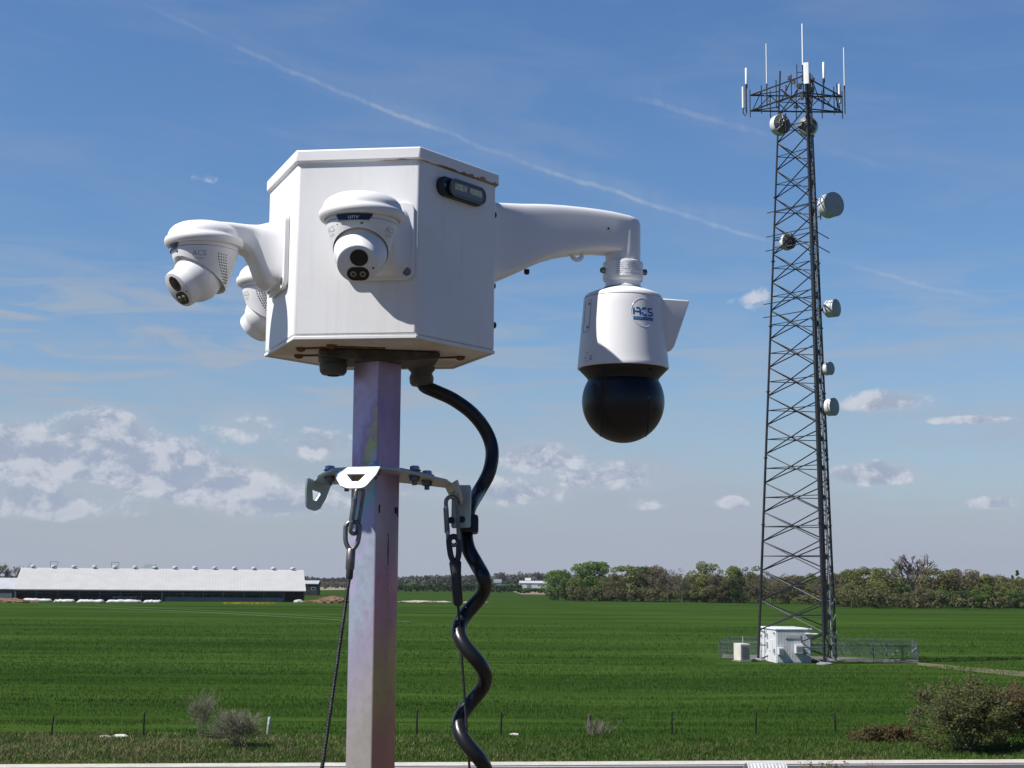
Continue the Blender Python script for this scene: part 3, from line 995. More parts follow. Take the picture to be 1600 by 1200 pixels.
    # shell seams: the tilting middle slice stands slightly proud, between two vertical splits
    Vb = Matrix.Translation((0, -Lr, zball)) @ Matrix.Rotation(A0 + R(4), 4, 'Z')
    for yy in (-.046, .046):
        rr = math.sqrt(rb * rb - yy * yy)
        sm = MB(); sm.tube([Vb @ Vector((rr * 1.001 * math.cos(R(a)), yy, rr * 1.001 * math.sin(R(a)))) for a in range(-130, 42, 5)], .0011, 6)
        sm.build('shell_seam', M_HOLE, ball, 60)
    for (yy, a) in ((-.038, -42), (.034, -44), (-.036, 27), (-.060, 15), (.06, -22), (-.062, 29)):
        rr = math.sqrt(rb * rb - yy * yy)
        p = Vb @ Vector((rr * math.cos(R(a)), yy, rr * math.sin(R(a)))); d = (p - Vb.translation).normalized()
        s = MB(); s.lathe([(.0042, -.001), (.0042, .0006)], 12, Matrix.Translation(p) @ d.to_track_quat('Z', 'Y').to_matrix().to_4x4()); s.build('screw_recess', M_HOLE, ball, 40)
    return root


PTZ = build_ptz()


# ---------- pole, bracket, guys, coiled cable
def build_pole():
    root = thing('mast_pole', 'square iridescent zinc steel pole carrying the white box', 'mast pole', (X0, Y0, 0))
    # the corner towards the viewer; foot and head found from the photograph's axis
    foot = at(578.5, 1200, Y0); head = at(590.0, 575, Y0)
    sl = (head - foot) / (head.z - foot.z)
    a = 0.0655; rot = R(275 - 42.4 - 270)
    def ring(z):
        c = Vector((head.x - X0, 0, 0)) + Vector((sl.x, 0, 0)) * (z - head.z)
        out = []
        for (x, y) in rrect(a, a, 0.004, 3):
            v = Matrix.Rotation(rot, 4, 'Z') @ Vector((x, y, 0))
            out.append((c.x + v.x, v.y, z))
        return out
    b = MB(); zs = [0.0, 3.0, 5.0, 6.5] + [6.8 + 0.08 * i for i in range(40) if 6.8 + .08 * i < ZB - .012] + [ZB - .011]
    b.loft([ring(z) for z in zs])
    b.build('pole', M_POLE, root, 50)
    f = MB(); f.prism([(p[0] * 3.5, p[1] * 3.5) for p in rrect(a, a, .006, 3)], -.002, .012); o = f.build('base_plate', M_DARKST, root, 40)
    o.location = (ring(0.0)[0][0] - .03, 0, 0)
    # ink mill marks printed down the shaded face
    def facept(u, z, off):
        c = Vector((head.x - X0, 0, 0)) + Vector((sl.x, 0, 0)) * (z - head.z)
        v = Matrix.Rotation(rot, 4, 'Z') @ Vector((a / 2 + off, u, 0))
        return (c.x + v.x, v.y, z)
    rnd = random.Random(9); ink = MB()
    z1 = at(608, 835, Y0).z
    z = z1
    while z > z1 - .30:
        dens = 1.0 if z > z1 - .055 else .35
        if rnd.random() < dens:
            w = rnd.uniform(.001, .0022) if dens == 1 else rnd.uniform(.0005, .0012); u = .002 + rnd.uniform(-.0008, .0008)
            hh = .0034 if dens == 1 else rnd.uniform(.001, .002)
            ink.addm([facept(u - w, z - hh, .0004), facept(u + w, z - hh, .0004), facept(u + w, z, .0004), facept(u - w, z, .0004)], [(0, 1, 2, 3)])
        z -= .0042
    for (u, zc, w, hh) in ((-.024, at(597, 797, Y0).z, .002, .008), (.021, at(620, 798, Y0).z, .003, .006), (.026, at(621, 800, Y0).z, .0015, .009)):
        ink.addm([facept(u - w, zc - hh, .0004), facept(u + w, zc - hh * .8, .0004), facept(u + w, zc + hh, .0004), facept(u - w, zc + hh, .0004)], [(0, 1, 2, 3)])
    ink.build('ink_print', M_HOLE, root, 0)
    return root, head, sl


POLE, PHEAD, PSL = build_pole()


def build_bracket():
    zb = at(588, 741, Y0).z
    px = 0.0012
    cx = PHEAD.x + PSL.x * (zb - PHEAD.z)
    root = thing('guy_bracket', 'zinc plated clamp bracket bolted around the mast pole with bent ears', 'mast bracket', (cx, Y0, zb))
    root.rotation_euler.x = R(-7)
    def droop(x, y):
        return -0.011 * max(0.0, (abs(x) - 0.035) / 0.09) ** 1.1
    outer = [(-62, -52), (15, -52), (40, -44), (112, -6), (122, 34), (112, 50), (30, 58), (-60, 58), (-96, 44), (-100, 22), (-88, -14)]
    # slightly denser outline so it can sag
    pts = []
    for a, c in zip(outer, outer[1:] + outer[:1]):
        for i in range(3):
            pts.append(((a[0] + (c[0] - a[0]) * i / 3) * px, (a[1] + (c[1] - a[1]) * i / 3) * px))
    hole = [(p[0] * 1.02, p[1] * 1.02) for p in [(.047 * math.cos(R(t + 45 - 52)), .047 * math.sin(R(t + 45 - 52))) for t in (0, 90, 180, 270)]]
    b = MB(); b.plate(pts, [hole], -.0025, .0025)
    b.v = [(x, y, z + droop(x, y)) for (x, y, z) in b.v]
    b.build('clamp_plate', M_BRKT, root, 25, .0006, 1)
    b = MB(); b.prism([(x * px, y * px) for x, y in ((-84, -4), (-60, -20), (-54, 40), (-82, 40))], 0.003, 0.0085)
    b.v = [(x, y, z + droop(x, y)) for (x, y, z) in b.v]; b.build('packing_plate', M_BRKT, root, 25, .0006, 1)
    b = MB(); b.prism([(x * px, y * px) for x, y in ((40, -30), (92, -6), (92, 40), (40, 40))], 0.003, 0.0075)
    b.v = [(x, y, z + droop(x, y)) for (x, y, z) in b.v]; b.build('packing_plate', M_BRKT, root, 25, .0006, 1)
    # bolts
    for (x, y, top) in ((-70, -12, .0085), (3, -44, .003), (62, -16, .0075), (80, 10, .0075), (-50, 50, .003)):
        x *= px; y *= px; d = droop(x, y)
        h = MB(); T = Matrix.Translation((x, y, d))
        h.lathe([(.0122, top), (.0122, top + .002)], 16, T); h.prism([(.0098 * math.cos(R(60 * i + 20)), .0098 * math.sin(R(60 * i + 20))) for i in range(6)], top + .0018, top + .0088, T)
        bo = h.build('bolt_head', M_ZINCB, root, 30, .0007, 1)
        h = MB(); h.lathe([(.0115, -.0025), (.0115, -.0045)], 16, T)
        h.prism([(.0095 * math.cos(R(60 * i)), .0095 * math.sin(R(60 * i))) for i in range(6)], -.0115, -.0043, T); h.lathe([(.0048, -.0113), (.0048, -.019)], 10, T)
        h.build('nut', M_STEEL, bo, 30)
    # ears: flared tabs with an eye cut in each
    def ear(p0, ang, tilt, w=74, hgt=37, name='ear'):
        """p0 middle of the fold; ang outward direction (deg); tilt flare outward"""
        W = w * px / 2; H = hgt * px
        out = [(-W, 0), (W, 0), (W * .86, -H * .38), (W * .52, -H * .86)] + [(W * .40, -H * .96), (W * .2, -H), (-W * .2, -H), (-W * .40, -H * .96)] + [(-W * .62, -H * .86), (-W * .86, -H * .5)]
        hol = [(-W * .40, -H * .34), (W * .40, -H * .34), (W * .14, -H * .66), (-W * .14, -H * .66)]
        M = Matrix.Translation((p0[0] * px, p0[1] * px, droop(p0[0] * px, 0))) @ Matrix.Rotation(R(ang + 90), 4, 'Z') @ Matrix.Rotation(R(tilt), 4, 'X') @ Matrix.Rotation(R(90), 4, 'X')
        e = MB(); e.plate(out, [hol], -.0025, .0025, M)
        return e.build(name, M_BRKT, root, 25, .0007, 1)
    ear((-23, -53), 259, -17)
    ear((-92, 26), 158, -14, 74, 46)
    ear((118, 14), 18, -22, 62, 38)
    # hanging clip plate for the coiled cable
    P = lambda u, v, y: Vector((at(u, v, y).x - cx, y - Y0, at(u, v, y).z - zb))
    yk = Y0 + .03
    p0 = P(706, 757, yk); p1 = P(736, 823, yk)
    c = MB(); c.prism(rrect(p1.x - p0.x, p0.z - p1.z, .004, 4), -.0025, .0025, Matrix.Translation(((p0.x + p1.x) / 2, p0.y, (p0.z + p1.z) / 2)) @ Matrix.Rotation(R(-14), 4, 'Z') @ Matrix.Rotation(R(90), 4, 'X'))
    c.box((p0.x + p1.x) / 2 - .002, p0.y + .010, p0.z + .0005, p1.x - p0.x, .022, .004)
    clip = c.build('cable_clip', M_BRKT, root, 25, .0006, 1)
    for (u, v) in ((705, 811), (722, 810)):
        p = P(u, v, yk - .006); s = MB(); s.lathe([(.0062, 0), (.0062, .004), (.004, .0055)], 14, Matrix.Translation(p + Vector((0, .004, 0))) @ Matrix.Rotation(R(90), 4, 'X')); s.build('clip_screw', M_BLACK, clip, 40)
    p = P(733, 815, yk + .022)
    g = MB(); g.prism(rrect(.036, .034, .006, 4), -.016, .016, Matrix.Translation(p) @ Matrix.Rotation(R(90), 4, 'X'))
    g.build('cable_clamp', M_BLACK, clip, 40, .002, 2)
    return root, zb


BRK, ZBR = build_bracket()


def carabiner(name, label, top, bot, half, twist):
    """closed oval snap link between two points"""
    top = Vector(top); bot = Vector(bot)
    ax = (bot - top); L = ax.length; ax.normalize()
    sd_ = Vector((math.cos(twist), math.sin(twist), 0)); sd_ = (sd_ - ax * sd_.dot(ax)).normalized()
    pts = []
    rb, rt = half * 1.0, half * .86
    for k in range(9):
        a = R(180 - 180 * k / 8); pts.append(top + ax * (rt - rt * math.sin(a)) + sd_ * (rt * math.cos(a)))
    for k in range(9):
        a = R(180 * k / 8); pts.append(bot - ax * (rb * .8 - rb * .8 * math.sin(a)) + sd_ * (rb * .8 * math.cos(a)))
    root = thing(name, label, 'carabiner', tuple(top), 0, 'snap links hanging from the bracket ears')
    q = MB(); q.tube([p - top for p in pts], .0039, 10, False, None, True); q.build('link', M_STEEL, root, 60)
    g = MB(); a = top + ax * L * .22 - sd_ * half * .9 - top; c = top + ax * L * .74 - sd_ * half * .88 - top
    g.tube([a, c], .0050, 10); gt = g.build('gate', M_STEEL, root, 60)
    for p in (a, c):
        s = MB(); s.lathe([(.0032, -.0062), (.0032, .0062)], 10, Matrix.Translation(p) @ Matrix.Rotation(R(90), 4, 'X')); s.build('rivet', M_ZINCB, gt, 40)
    return root


yl = Y0 - .075
cl_t = at(563, 763, yl); cl_b = at(552, 834, yl - .003)
carabiner('carabiner', 'steel snap link seen edge on below the bright front ear of the bracket', cl_t, cl_b, .0095, R(40))
yr = Y0 + .005
cr_t = at(705, 776, yr); cr_b = at(709, 852, yr)
carabiner('carabiner', 'open looking steel snap link before the cable clip plate', cr_t, cr_b, .0125, R(-8))


def guy(label, eye, d0, d1, yb, shrink):
    """wire rope with a thimble eye, ferrule and sleeve; eye/d0/d1 are points down the rope"""
    eye = Vector(eye)
    root = thing('guy_cable', label, 'guy wire', tuple(eye), 0, 'guy wires of the mast')
    ax = (Vector(d0) - eye).normalized()
    far = Vector(d1); axr = (far - Vector(d0)).normalized()
    sx = Vector((1, 0, 0)); sx = (sx - ax * sx.dot(ax)).normalized()
    wd = .0128 if not shrink else .009
    pts = [sx * (wd * math.cos(R(a))) - ax * (wd * math.sin(R(a))) for a in range(0, 181, 20)]
    pts = [Vector((0, 0, 0)) + ax * .038 + sx * .003, ax * .024 + sx * (wd * .85)] + pts + [ax * .024 - sx * (wd * .85), ax * .038 - sx * .003]
    t = MB(); t.tube(smooth_path(pts, 3), .0044 if not shrink else .0055, 8)
    t.build('thimble', M_SHRINK if shrink else M_STEEL, root, 60)
    L0 = .036; L1 = .075 if not shrink else .062
    f = MB(); f.tube([ax * L0, ax * (L0 + .003), ax * (L1 - .003), ax * L1], [.006, .0082, .0082, .0070] if not shrink else [.009, .0115, .0098, .0095], 14)
    f.build('ferrule', M_SHRINK if shrink else M_STEEL, root, 50)
    s = MB(); s.tube([ax * L1, ax * (L1 + (.014 if not shrink else .052)), ax * (L1 + (.017 if not shrink else .058))], [.0066, .0064, .0045] if not shrink else [.0098, .0092, .005], 12)
    s.build('sleeve', M_SHRINK, root, 50)
    st = ax * (L1 + .01); end = far - eye
    tw, sr = (.0015, .0024) if not shrink else (.0009, .0017)
    # three strands laid together over the stretch near the eye, then one plain run to the ground
    q = MB(); N = 420; Lr = (end - st).length; d = (end - st).normalized(); n1 = d.orthogonal().normalized(); n2 = d.cross(n1)
    for k in range(3):
        q.tube([st + d * (Lr * i / N) + (n1 * math.cos(2 * PI * (i / 19 + k / 3)) + n2 * math.sin(2 * PI * (i / 19 + k / 3))) * tw for i in range(N + 1)], sr, 6)
    tot = (CAM_H + 0.0 - (CAM_H - (eye + end).z)) 
    g = end + d * ((eye + end).z / -d.z)
    q.tube([end, g], .0042, 6)
    q.build('wire_rope', M_ROPE, root, 60)
    return root


guy('twisted wire rope slanting down past the lit face of the pole', at(551, 826, yl), at(546, 900, yl - .004), at(501, 1215, yl - .06), 0, False)
guy('thin straight wire rope running down through the coils of the black cable', at(709, 846, yr), at(713, 905, yr), at(734.5, 1215, yr - .01), 0, True)


def build_coil():
    root_p = onz(659, 571, ZB)
    yg = root_p.y
    P = [at(660, 592, yg), at(663, 603, yg), at(682, 612, yg), at(708, 624, yg + .005), at(738, 646, yg + .01), at(760, 675, yg + .02), at(769, 705, yg + .02), at(764, 738, yg + .01),
         at(748, 768, yg), at(734, 792, Y0 + .065), at(730, 815, Y0 + .055), at(728, 835, Y0 + .05), at(732, 858, Y0 + .03), at(745, 882, Y0 + .02)]
    A = Vector(at(737, 905, Y0)); Bt = Vector(at(738, 1200, Y0))
    T = abs(at(737, 1059, Y0).z - at(737, 912, Y0).z)
    z0 = at(737, 912, Y0).z; r = .0245
    z = at(737, 900, Y0).z
    k = 0
    while z > .05:
        a = 2 * PI * (z0 - z) / T
        dx = (A - Bt).x / (A - Bt).z
        xx = A.x + dx * (z - A.z)
        P.append(Vector((xx + r * math.cos(a), Y0 + .01 + r * math.sin(a), z)))
        z -= T / 12
    b = MB(); b.tube(smooth_path(P, 4), .0135, 14)
    o = b.build('coiled_cable', M_CABLE, None, 60)
    return tag(o, 'thick black cable looping out of the box and spiralling down beside the pole', 'cable')


build_coil()
# ------------------------------------------------------------------ ground, field, road
def mat_field():
    m = bpy.data.materials.new('field_soil_and_wheat'); m.use_nodes = True
    t = m.node_tree; b = t.nodes['Principled BSDF']; g = NT(t)
    o = g.coord('Object'); x, y, z = g.sep(o)[:]
    # tramlines and drill rows run nearly across the view
    warp = g.mul(g.sub(g.noise(g.comb(g.mul(x, .004), g.mul(y, .004), 0), 1.0, 4, .5), .5), 30)
    yy = g.add(g.add(y, g.mul(x, -0.05)), warp)
    n1 = g.noise(g.comb(g.mul(x, .010), g.mul(yy, .05), 0), 1.0, 5, .6)
    n2 = g.noise(g.comb(g.mul(x, .05), g.mul(yy, .42), 3), 1.0, 5, .6)
    n3 = g.noise(g.comb(g.mul(x, 1.2), g.mul(yy, 2.4), 7), 1.0, 6, .7)
    k = g.add(g.add(g.mul(n1, .45), g.mul(n2, .4)), g.mul(n3, .25))
    c = g.ramp(g.ss(k, .40, .70), [(0.0, FIELD[0]), (.45, FIELD[1]), (1.0, FIELD[2])])
    # dark wheelings
    tr = g.m('ABSOLUTE', g.sub(g.m('FRACT', g.m('DIVIDE', yy, 31.0)), .5))
    c = g.mix(g.mul(g.ss(tr, .022, .006), g.ss(n2, .35, .6, .1, .6)), c, tuple(v * .5 for v in FIELD[0]))
    # far off the crop thins to a duller green
    far = g.ss(y, 250, 700)
    c = g.mix(g.mul(far, .35), c, (.023, .050, .013))
    # verge along the road: rough grass with dead thatch
    edge = g.add(72.6, g.mul(g.sub(g.noise(g.comb(g.mul(x, .25), g.mul(y, .25), 1), 1.0, 4, .6), .5), 3.0))
    v = g.ss(y, g.add(edge, .6), g.sub(edge, .6))
    dn = g.noise(g.comb(g.mul(x, .16), g.mul(y, .35), 9), 1.0, 6, .7)
    dead = g.mul(g.ss(dn, .48, .68), g.ss(x, 4, -20, .12, .8))
    vc = g.mix(g.ss(n3, .35, .65), (.030, .058, .010), (.052, .088, .018))
    vc = g.mix(dead, vc, g.mix(n3, (.11, .09, .04), (.22, .18, .095)))
    c = g.mix(v, c, vc)
    gy = g.ss(y, 51.0, 49.0)
    c = g.mix(gy, c, g.mix(n3, (.075, .066, .052), (.13, .115, .09)))
    t.links.new(c, b.inputs['Base Color'])
    b.inputs['Roughness'].default_value = .8; b.inputs['Specular IOR Level'].default_value = .0
    bn = t.nodes.new('ShaderNodeBump'); bn.inputs['Strength'].default_value = .9; bn.inputs['Distance'].default_value = .25
    h = g.add(g.mul(n3, .7), g.mul(n2, .6))
    t.links.new(h, bn.inputs['Height']); t.links.new(bn.outputs[0], b.inputs['Normal'])
    return m


FIELD = ((.017, .040, .007), (.030, .063, .011), (.052, .096, .018))


def mat_simple(name, c0, c1, scale, rough=.9, bump=.5, dist=.03, stretch=(1, 1, 1)):
    m = bpy.data.materials.new(name); m.use_nodes = True
    t = m.node_tree; b = t.nodes['Principled BSDF']; g = NT(t)
    o = g.vm('MULTIPLY', g.coord('Object'), stretch)
    n = g.noise(o, scale, 8, .68); n2 = g.noise(o, scale * .13, 4, .5)
    c = g.mix(g.ss(g.add(g.mul(n, .65), g.mul(n2, .35)), .32, .68), c0, c1)
    t.links.new(c, b.inputs['Base Color']); b.inputs['Roughness'].default_value = rough
    b.inputs['Specular IOR Level'].default_value = .25
    if bump:
        bn = t.nodes.new('ShaderNodeBump'); bn.inputs['Strength'].default_value = bump; bn.inputs['Distance'].default_value = dist
        t.links.new(n, bn.inputs['Height']); t.links.new(bn.outputs[0], b.inputs['Normal'])
    return m


GR = 4800.0
q = MB(); q.addm([(-GR, -300, 0), (GR, -300, 0), (GR, GR, 0), (-GR, GR, 0)], [(0, 1, 2, 3)])
tag(q.build('ground', mat_field(), None, 0), kind='structure')

M_ASPH = mat_simple('asphalt', (.045, .046, .050), (.075, .076, .082), 6.0, .85, .4, .01)
M_SHOULD = mat_simple('pale_shoulder', (.40, .37, .33), (.58, .55, .50), 9.0, .9, .6, .02)
# the road runs straight across: its far edge from photo points
ra, rb_ = onz(0, 1196.5), onz(1600, 1188.5)
sl_r = (rb_.y - ra.y) / (rb_.x - ra.x)
y_mid = ra.y - sl_r * ra.x


def strip(name, d0, d1, z, m, kind='structure', th=0.0):
    """a band along the road, d = distance nearer than its far edge"""
    X = 420
    f = lambda x, d: (x, y_mid + sl_r * x - d, z)
    b = MB()
    if th:
        N = 1
        b.addm([f(-X, d1), f(X, d1), f(X, d0), f(-X, d0), (-X, f(-X, d1)[1], z - th), (X, f(X, d1)[1], z - th), (X, f(X, d0)[1], z - th), (-X, f(-X, d0)[1], z - th)],
               [(0, 1, 2, 3), (0, 4, 5, 1), (2, 6, 7, 3), (1, 5, 6, 2), (0, 3, 7, 4)])
    else:
        b.addm([f(-X, d1), f(X, d1), f(X, d0), f(-X, d0)], [(0, 1, 2, 3)])
    return tag(b.build(name, m, None, 0), kind=kind)


wd = (onz(800, 1192).y - onz(800, 1197.0).y)
strip('road_shoulder', 0.0, 1.15, .06, M_SHOULD, th=.06)
strip('road', 1.15, 9.0, .045, M_ASPH, th=.045)
strip('far_lane_line', 1.5, 1.62, .049, mat_simple('road_paint', (.55, .55, .53), (.75, .75, .73), 20, .7, 0))
strip('near_shoulder', 9.0, 10.6, .06, M_SHOULD, th=.06)

# farm track beside the tower, bare earth and stubble by the woods
M_TRACK = mat_simple('dry_track', (.07, .075, .03), (.17, .145, .085), .5, .95, .6, .1)
M_BARE = mat_simple('bare_soil', (.16, .11, .075), (.27, .20, .145), .05, .95, .3, .3, (1, 4, 1))
M_STUB = mat_simple('pale_stubble', (.20, .16, .10), (.30, .25, .17), .05, .95, .2, .3)


def ground_poly(name, pts, z, m):
    b = MB(); b.addm([tuple(onz(u, v, z)) for u, v in pts], [tuple(range(len(pts)))])
    return tag(b.build(name, m, None, 0), kind='structure')


ground_poly('farm_track', [(1434, 1035), (1490, 1040), (1560, 1046), (1640, 1052), (1700, 1056), (1700, 1065), (1640, 1060), (1560, 1053.5), (1490, 1046), (1434, 1039)], .004, M_TRACK)
ground_poly('tower_yard', [(1128, 1028), (1300, 1033), (1436, 1036), (1436, 1031.5), (1300, 1026), (1128, 1022)], .006, mat_simple('yard_gravel', (.12, .11, .09), (.2, .19, .16), 2.0))
M_LINE = mat_simple('tramline_green', (.035, .075, .020), (.055, .10, .035), .2, .9, 0)
ground_poly('wheel_track', [(60, 945.4), (300, 955.2), (560, 969.5), (560, 970.6), (300, 956.0), (60, 946.0)], .01, M_LINE)
ground_poly('wheel_track', [(150, 945.2), (400, 957.2), (640, 971.0), (640, 971.9), (400, 957.9), (150, 945.7)], .01, M_LINE)
ground_poly('bare_soil_patch', [(800, 924.2), (860, 921.2), (960, 922.5), (1085, 924.5), (1110, 928.5), (1010, 929.6), (880, 929.2), (815, 928.6)], .004, M_BARE)
ground_poly('stubble_field', [(472, 917.5), (560, 917.0), (640, 919.0), (640, 922), (560, 921.6), (472, 922.0)], .004, M_STUB)

# ------------------------------------------------------------------ leaves, twigs, grass
rng = np.random.default_rng(11)


def mat_leaf(name, c0, c1, c2, scale=.6, trans=.35):
    m = bpy.data.materials.new(name); m.use_nodes = True
    t = m.node_tree; b = t.nodes['Principled BSDF']; g = NT(t)
    oi = t.nodes.new('ShaderNodeObjectInfo')
    o = g.vm('ADD', g.coord('Object'), g.vm('MULTIPLY', g.comb(oi.outputs['Random'], oi.outputs['Random'], 0.0), (50, 31, 0)))
    n = g.noise(o, scale, 4, .6); n2 = g.noise(o, scale * 7, 3, .6)
    c = g.ramp(g.add(g.mul(n, .6), g.mul(n2, .4)), [(.3, c0), (.5, c1), (.7, c2)])
    hs = t.nodes.new('ShaderNodeHueSaturation'); g._in(hs.inputs['Color'], c)
    g._in(hs.inputs['Value'], g.add(.85, g.mul(oi.outputs['Random'], .3)))
    t.links.new(hs.outputs[0], b.inputs['Base Color'])
    b.inputs['Roughness'].default_value = .7; b.inputs['Specular IOR Level'].default_value = .1
    tl = t.nodes.new('ShaderNodeBsdfTranslucent'); t.links.new(hs.outputs[0], tl.inputs['Color'])
    ms = t.nodes.new('ShaderNodeMixShader'); ms.inputs[0].default_value = trans
    t.links.new(b.outputs[0], ms.inputs[1]); t.links.new(tl.outputs[0], ms.inputs[2])
    t.links.new(ms.outputs[0], t.nodes['Material Output'].inputs['Surface'])
    return m


ML_BRIGHT = mat_leaf('leaf_fresh_green', (.080, .138, .032), (.120, .192, .045), (.16, .235, .066), .35)
ML_OLIVE = mat_leaf('leaf_olive', (.120, .136, .042), (.172, .190, .060), (.23, .236, .09), .35)
ML_BROWN = mat_leaf('leaf_bud_brown', (.115, .103, .055), (.165, .145, .080), (.21, .178, .105), .35)
ML_DARK = mat_leaf('leaf_dark_green', (.040, .068, .024), (.060, .098, .034), (.09, .135, .045), .35)
ML_GREY = mat_leaf('twig_grey', (.11, .095, .085), (.16, .14, .125), (.2, .18, .16), .35)
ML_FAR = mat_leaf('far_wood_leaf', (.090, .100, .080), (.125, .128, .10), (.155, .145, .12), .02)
M_BARK = mat('bark', (.085, .07, .055), .9, var=.3, scale=3)
M_TWIG = mat('twig_bark', (.16, .135, .11), .85, var=.3, scale=4)
M_TWIGR = mat('reddish_twig', (.15, .085, .055), .85, var=.3, scale=4)


def leaf_quads(centres, radii, n, size, rg, squash=.85, shell=.55):
    w = radii ** 2; w = w / w.sum()
    idx = rg.choice(len(radii), n, p=w)
    d = rg.normal(size=(n, 3)); d /= np.linalg.norm(d, axis=1)[:, None]
    rr = radii[idx] * (shell + (1 - shell) * rg.random(n) ** .6)
    p = centres[idx] + d * rr[:, None] * np.array([1, 1, squash])
    nrm = d + rg.normal(size=(n, 3)) * .8; nrm /= np.linalg.norm(nrm, axis=1)[:, None]
    a = np.cross(nrm, rg.normal(size=(n, 3))); a /= np.linalg.norm(a, axis=1)[:, None]
    b = np.cross(nrm, a)
    s = size * (.6 + .8 * rg.random(n))
    a *= s[:, None]; b *= (s * (.55 + .3 * rg.random(n)))[:, None]
    V = np.empty((n, 4, 3)); V[:, 0] = p - a; V[:, 1] = p - b * .9; V[:, 2] = p + a; V[:, 3] = p + b * .9
    return V.reshape(-1, 3)


def grow(mb, p, d, L, r, depth, rg, spread=.55, nchild=(2, 4), sides=5, up=.15, minr=.01, tips=None):
    """recursive limbs"""
    p = Vector(p); d = Vector(d).normalized()
    n = 4; pts = [p.copy()]; rs = [r]
    for i in range(n):
        d = (d + Vector(rg.normal(size=3)) * .10 + Vector((0, 0, up * .25))).normalized()
        p = p + d * (L / n); pts.append(p.copy()); rs.append(max(minr, r * (1 - .5 * (i + 1) / n)))
    mb.tube(pts, rs, sides if depth > 1 else 3, False)
    if tips is not None: tips.append(p.copy())
    if depth <= 0: return
    for k in range(int(rg.integers(nchild[0], nchild[1] + 1))):
        f = .35 + .65 * rg.random() if k else 1.0
        q_ = pts[min(n, max(1, int(round(f * n))))]
        ax = Vector(rg.normal(size=3)); dd = (d + ax.normalized() * spread * (.6 + .8 * rg.random()) + Vector((0, 0, up))).normalized()
        grow(mb, q_, dd, L * (.58 + .22 * rg.random()), max(minr, r * .52), depth - 1, rg, spread, nchild, sides, up, minr, tips)


def crown_blobs(kind, H, W, rg):
    """clumps filling a crown of height H and width W standing on z=0"""
    C = []; Rr = []
    if kind == 'column':
        for i in range(34):
            z = H * (.22 + .76 * rg.random()); f = 1 - abs((z / H - .5) / .62) ** 2
            a = rg.random() * 2 * PI; rad = W * .5 * f * math.sqrt(rg.random())
            C.append((rad * math.cos(a), rad * math.sin(a), z)); Rr.append(H * (.05 + .06 * rg.random()))
    elif kind == 'open':
        for i in range(30):
            z = H * (.34 + .62 * rg.random()); f = math.sqrt(max(.05, 1 - ((z / H - .62) / .45) ** 2))
            a = rg.random() * 2 * PI; rad = W * .5 * f * rg.random() ** .4
            C.append((rad * math.cos(a), rad * math.sin(a), z)); Rr.append(H * (.055 + .06 * rg.random()))
    else:
        for i in range(46):
            z = H * (.10 + .86 * rg.random()); f = math.sqrt(max(.08, 1 - ((z / H - .45) / .58) ** 2))
            a = rg.random() * 2 * PI; rad = W * .5 * f * rg.random() ** .5
            C.append((rad * math.cos(a), rad * math.sin(a), z)); Rr.append(H * (.085 + .085 * rg.random()))
    return np.array(C), np.array(Rr)


BARE_H = {}


def make_tree(label, kind, H, W, mleaf, n, size, seed, bare=False):
    rg = np.random.default_rng(seed)
    root = thing('broadleaf_tree' if not bare else 'bare_tree', label, 'tree')
    tr = MB()
    if bare:
        grow(tr, (0, 0, 0), (0, 0, 1), H * .34, H * .022, 5, rg, .62, (3, 4), 6, .10, H * .0036)
        BARE_H[label] = max(p[2] for p in tr.v)
        tr.build('trunk', M_TWIG, root, 60)
        return root
    trunk = [(0, 0, 0), (W * .01, 0, H * .2), (-W * .01, W * .02, H * .45), (0, 0, H * .7)]
    tr.tube(trunk, [H * .022, H * .018, H * .013, H * .006], 7)
    for k in range(7):
        z = H * (.22 + .07 * k); a = 2.4 * k + rg.random(); L = W * (.42 - .025 * k)
        e = Vector((L * math.cos(a), L * math.sin(a), z + H * .16))
        tr.tube([(0, 0, z), Vector((0, 0, z)).lerp(e, .5) + Vector((0, 0, H * .02)), e], [H * .010, H * .007, H * .003], 5)
    tr.build('trunk', M_BARK, root, 60)
    C, Rr = crown_blobs(kind, H, W, rg)
    quadmesh('crown', leaf_quads(C, Rr, n, size, rg), 4, mleaf, root)
    return root


def set_tree(o, u, v_top, Y, natH, wscale=1.0, rz=0.0):
    p = at(u, 905, Y); top = at(u, v_top, Y).z
    s = top / natH
    o.location = (p.x, Y, -.02); o.scale = (s * wscale, s * wscale, s); o.rotation_euler = (0, 0, rz)


PROTO = {}


def proto(kind):
    """first tree of a kind is built, later ones are copied with their parts"""
    spec = {
        'bright': ('round', ML_BRIGHT, 7000, .27), 'olive': ('round', ML_OLIVE, 6500, .26), 'brown': ('round', ML_BROWN, 5600, .24),
        'dark': ('round', ML_DARK, 6500, .27), 'poplar': ('open', ML_BRIGHT, 1800, .22), 'thin': ('open', ML_BROWN, 1500, .19), 'olive_open': ('open', ML_OLIVE, 2200, .24),
        'grey': ('open', ML_GREY, 1100, .15),
    }[kind]
    PROTO.setdefault(kind, [])
    return spec


def tree(kind, label, u, v_top, Y, w=1.0, group=None):
    spec = proto(kind); i = len(PROTO[kind])
    rg = random.Random(hash((u, v_top)) & 0xffff)
    if i < 3:
        o = make_tree(label, spec[0], 12.0, 11.0, spec[1], spec[2], spec[3], 100 + 7 * i + 31 * sorted(['bright', 'olive', 'brown', 'dark', 'poplar', 'thin', 'olive_open', 'grey']).index(kind))
        PROTO[kind].append(o)
    else:
        o = copy_tree(PROTO[kind][i % 3] if False else PROTO[kind][(int(u) + i) % 3]); PROTO[kind].append(o)
        o['label'] = label
    if group: o['group'] = group
    set_tree(o, u, v_top, Y, 12.0, w, (u * 1.7) % 6.28)
    return o


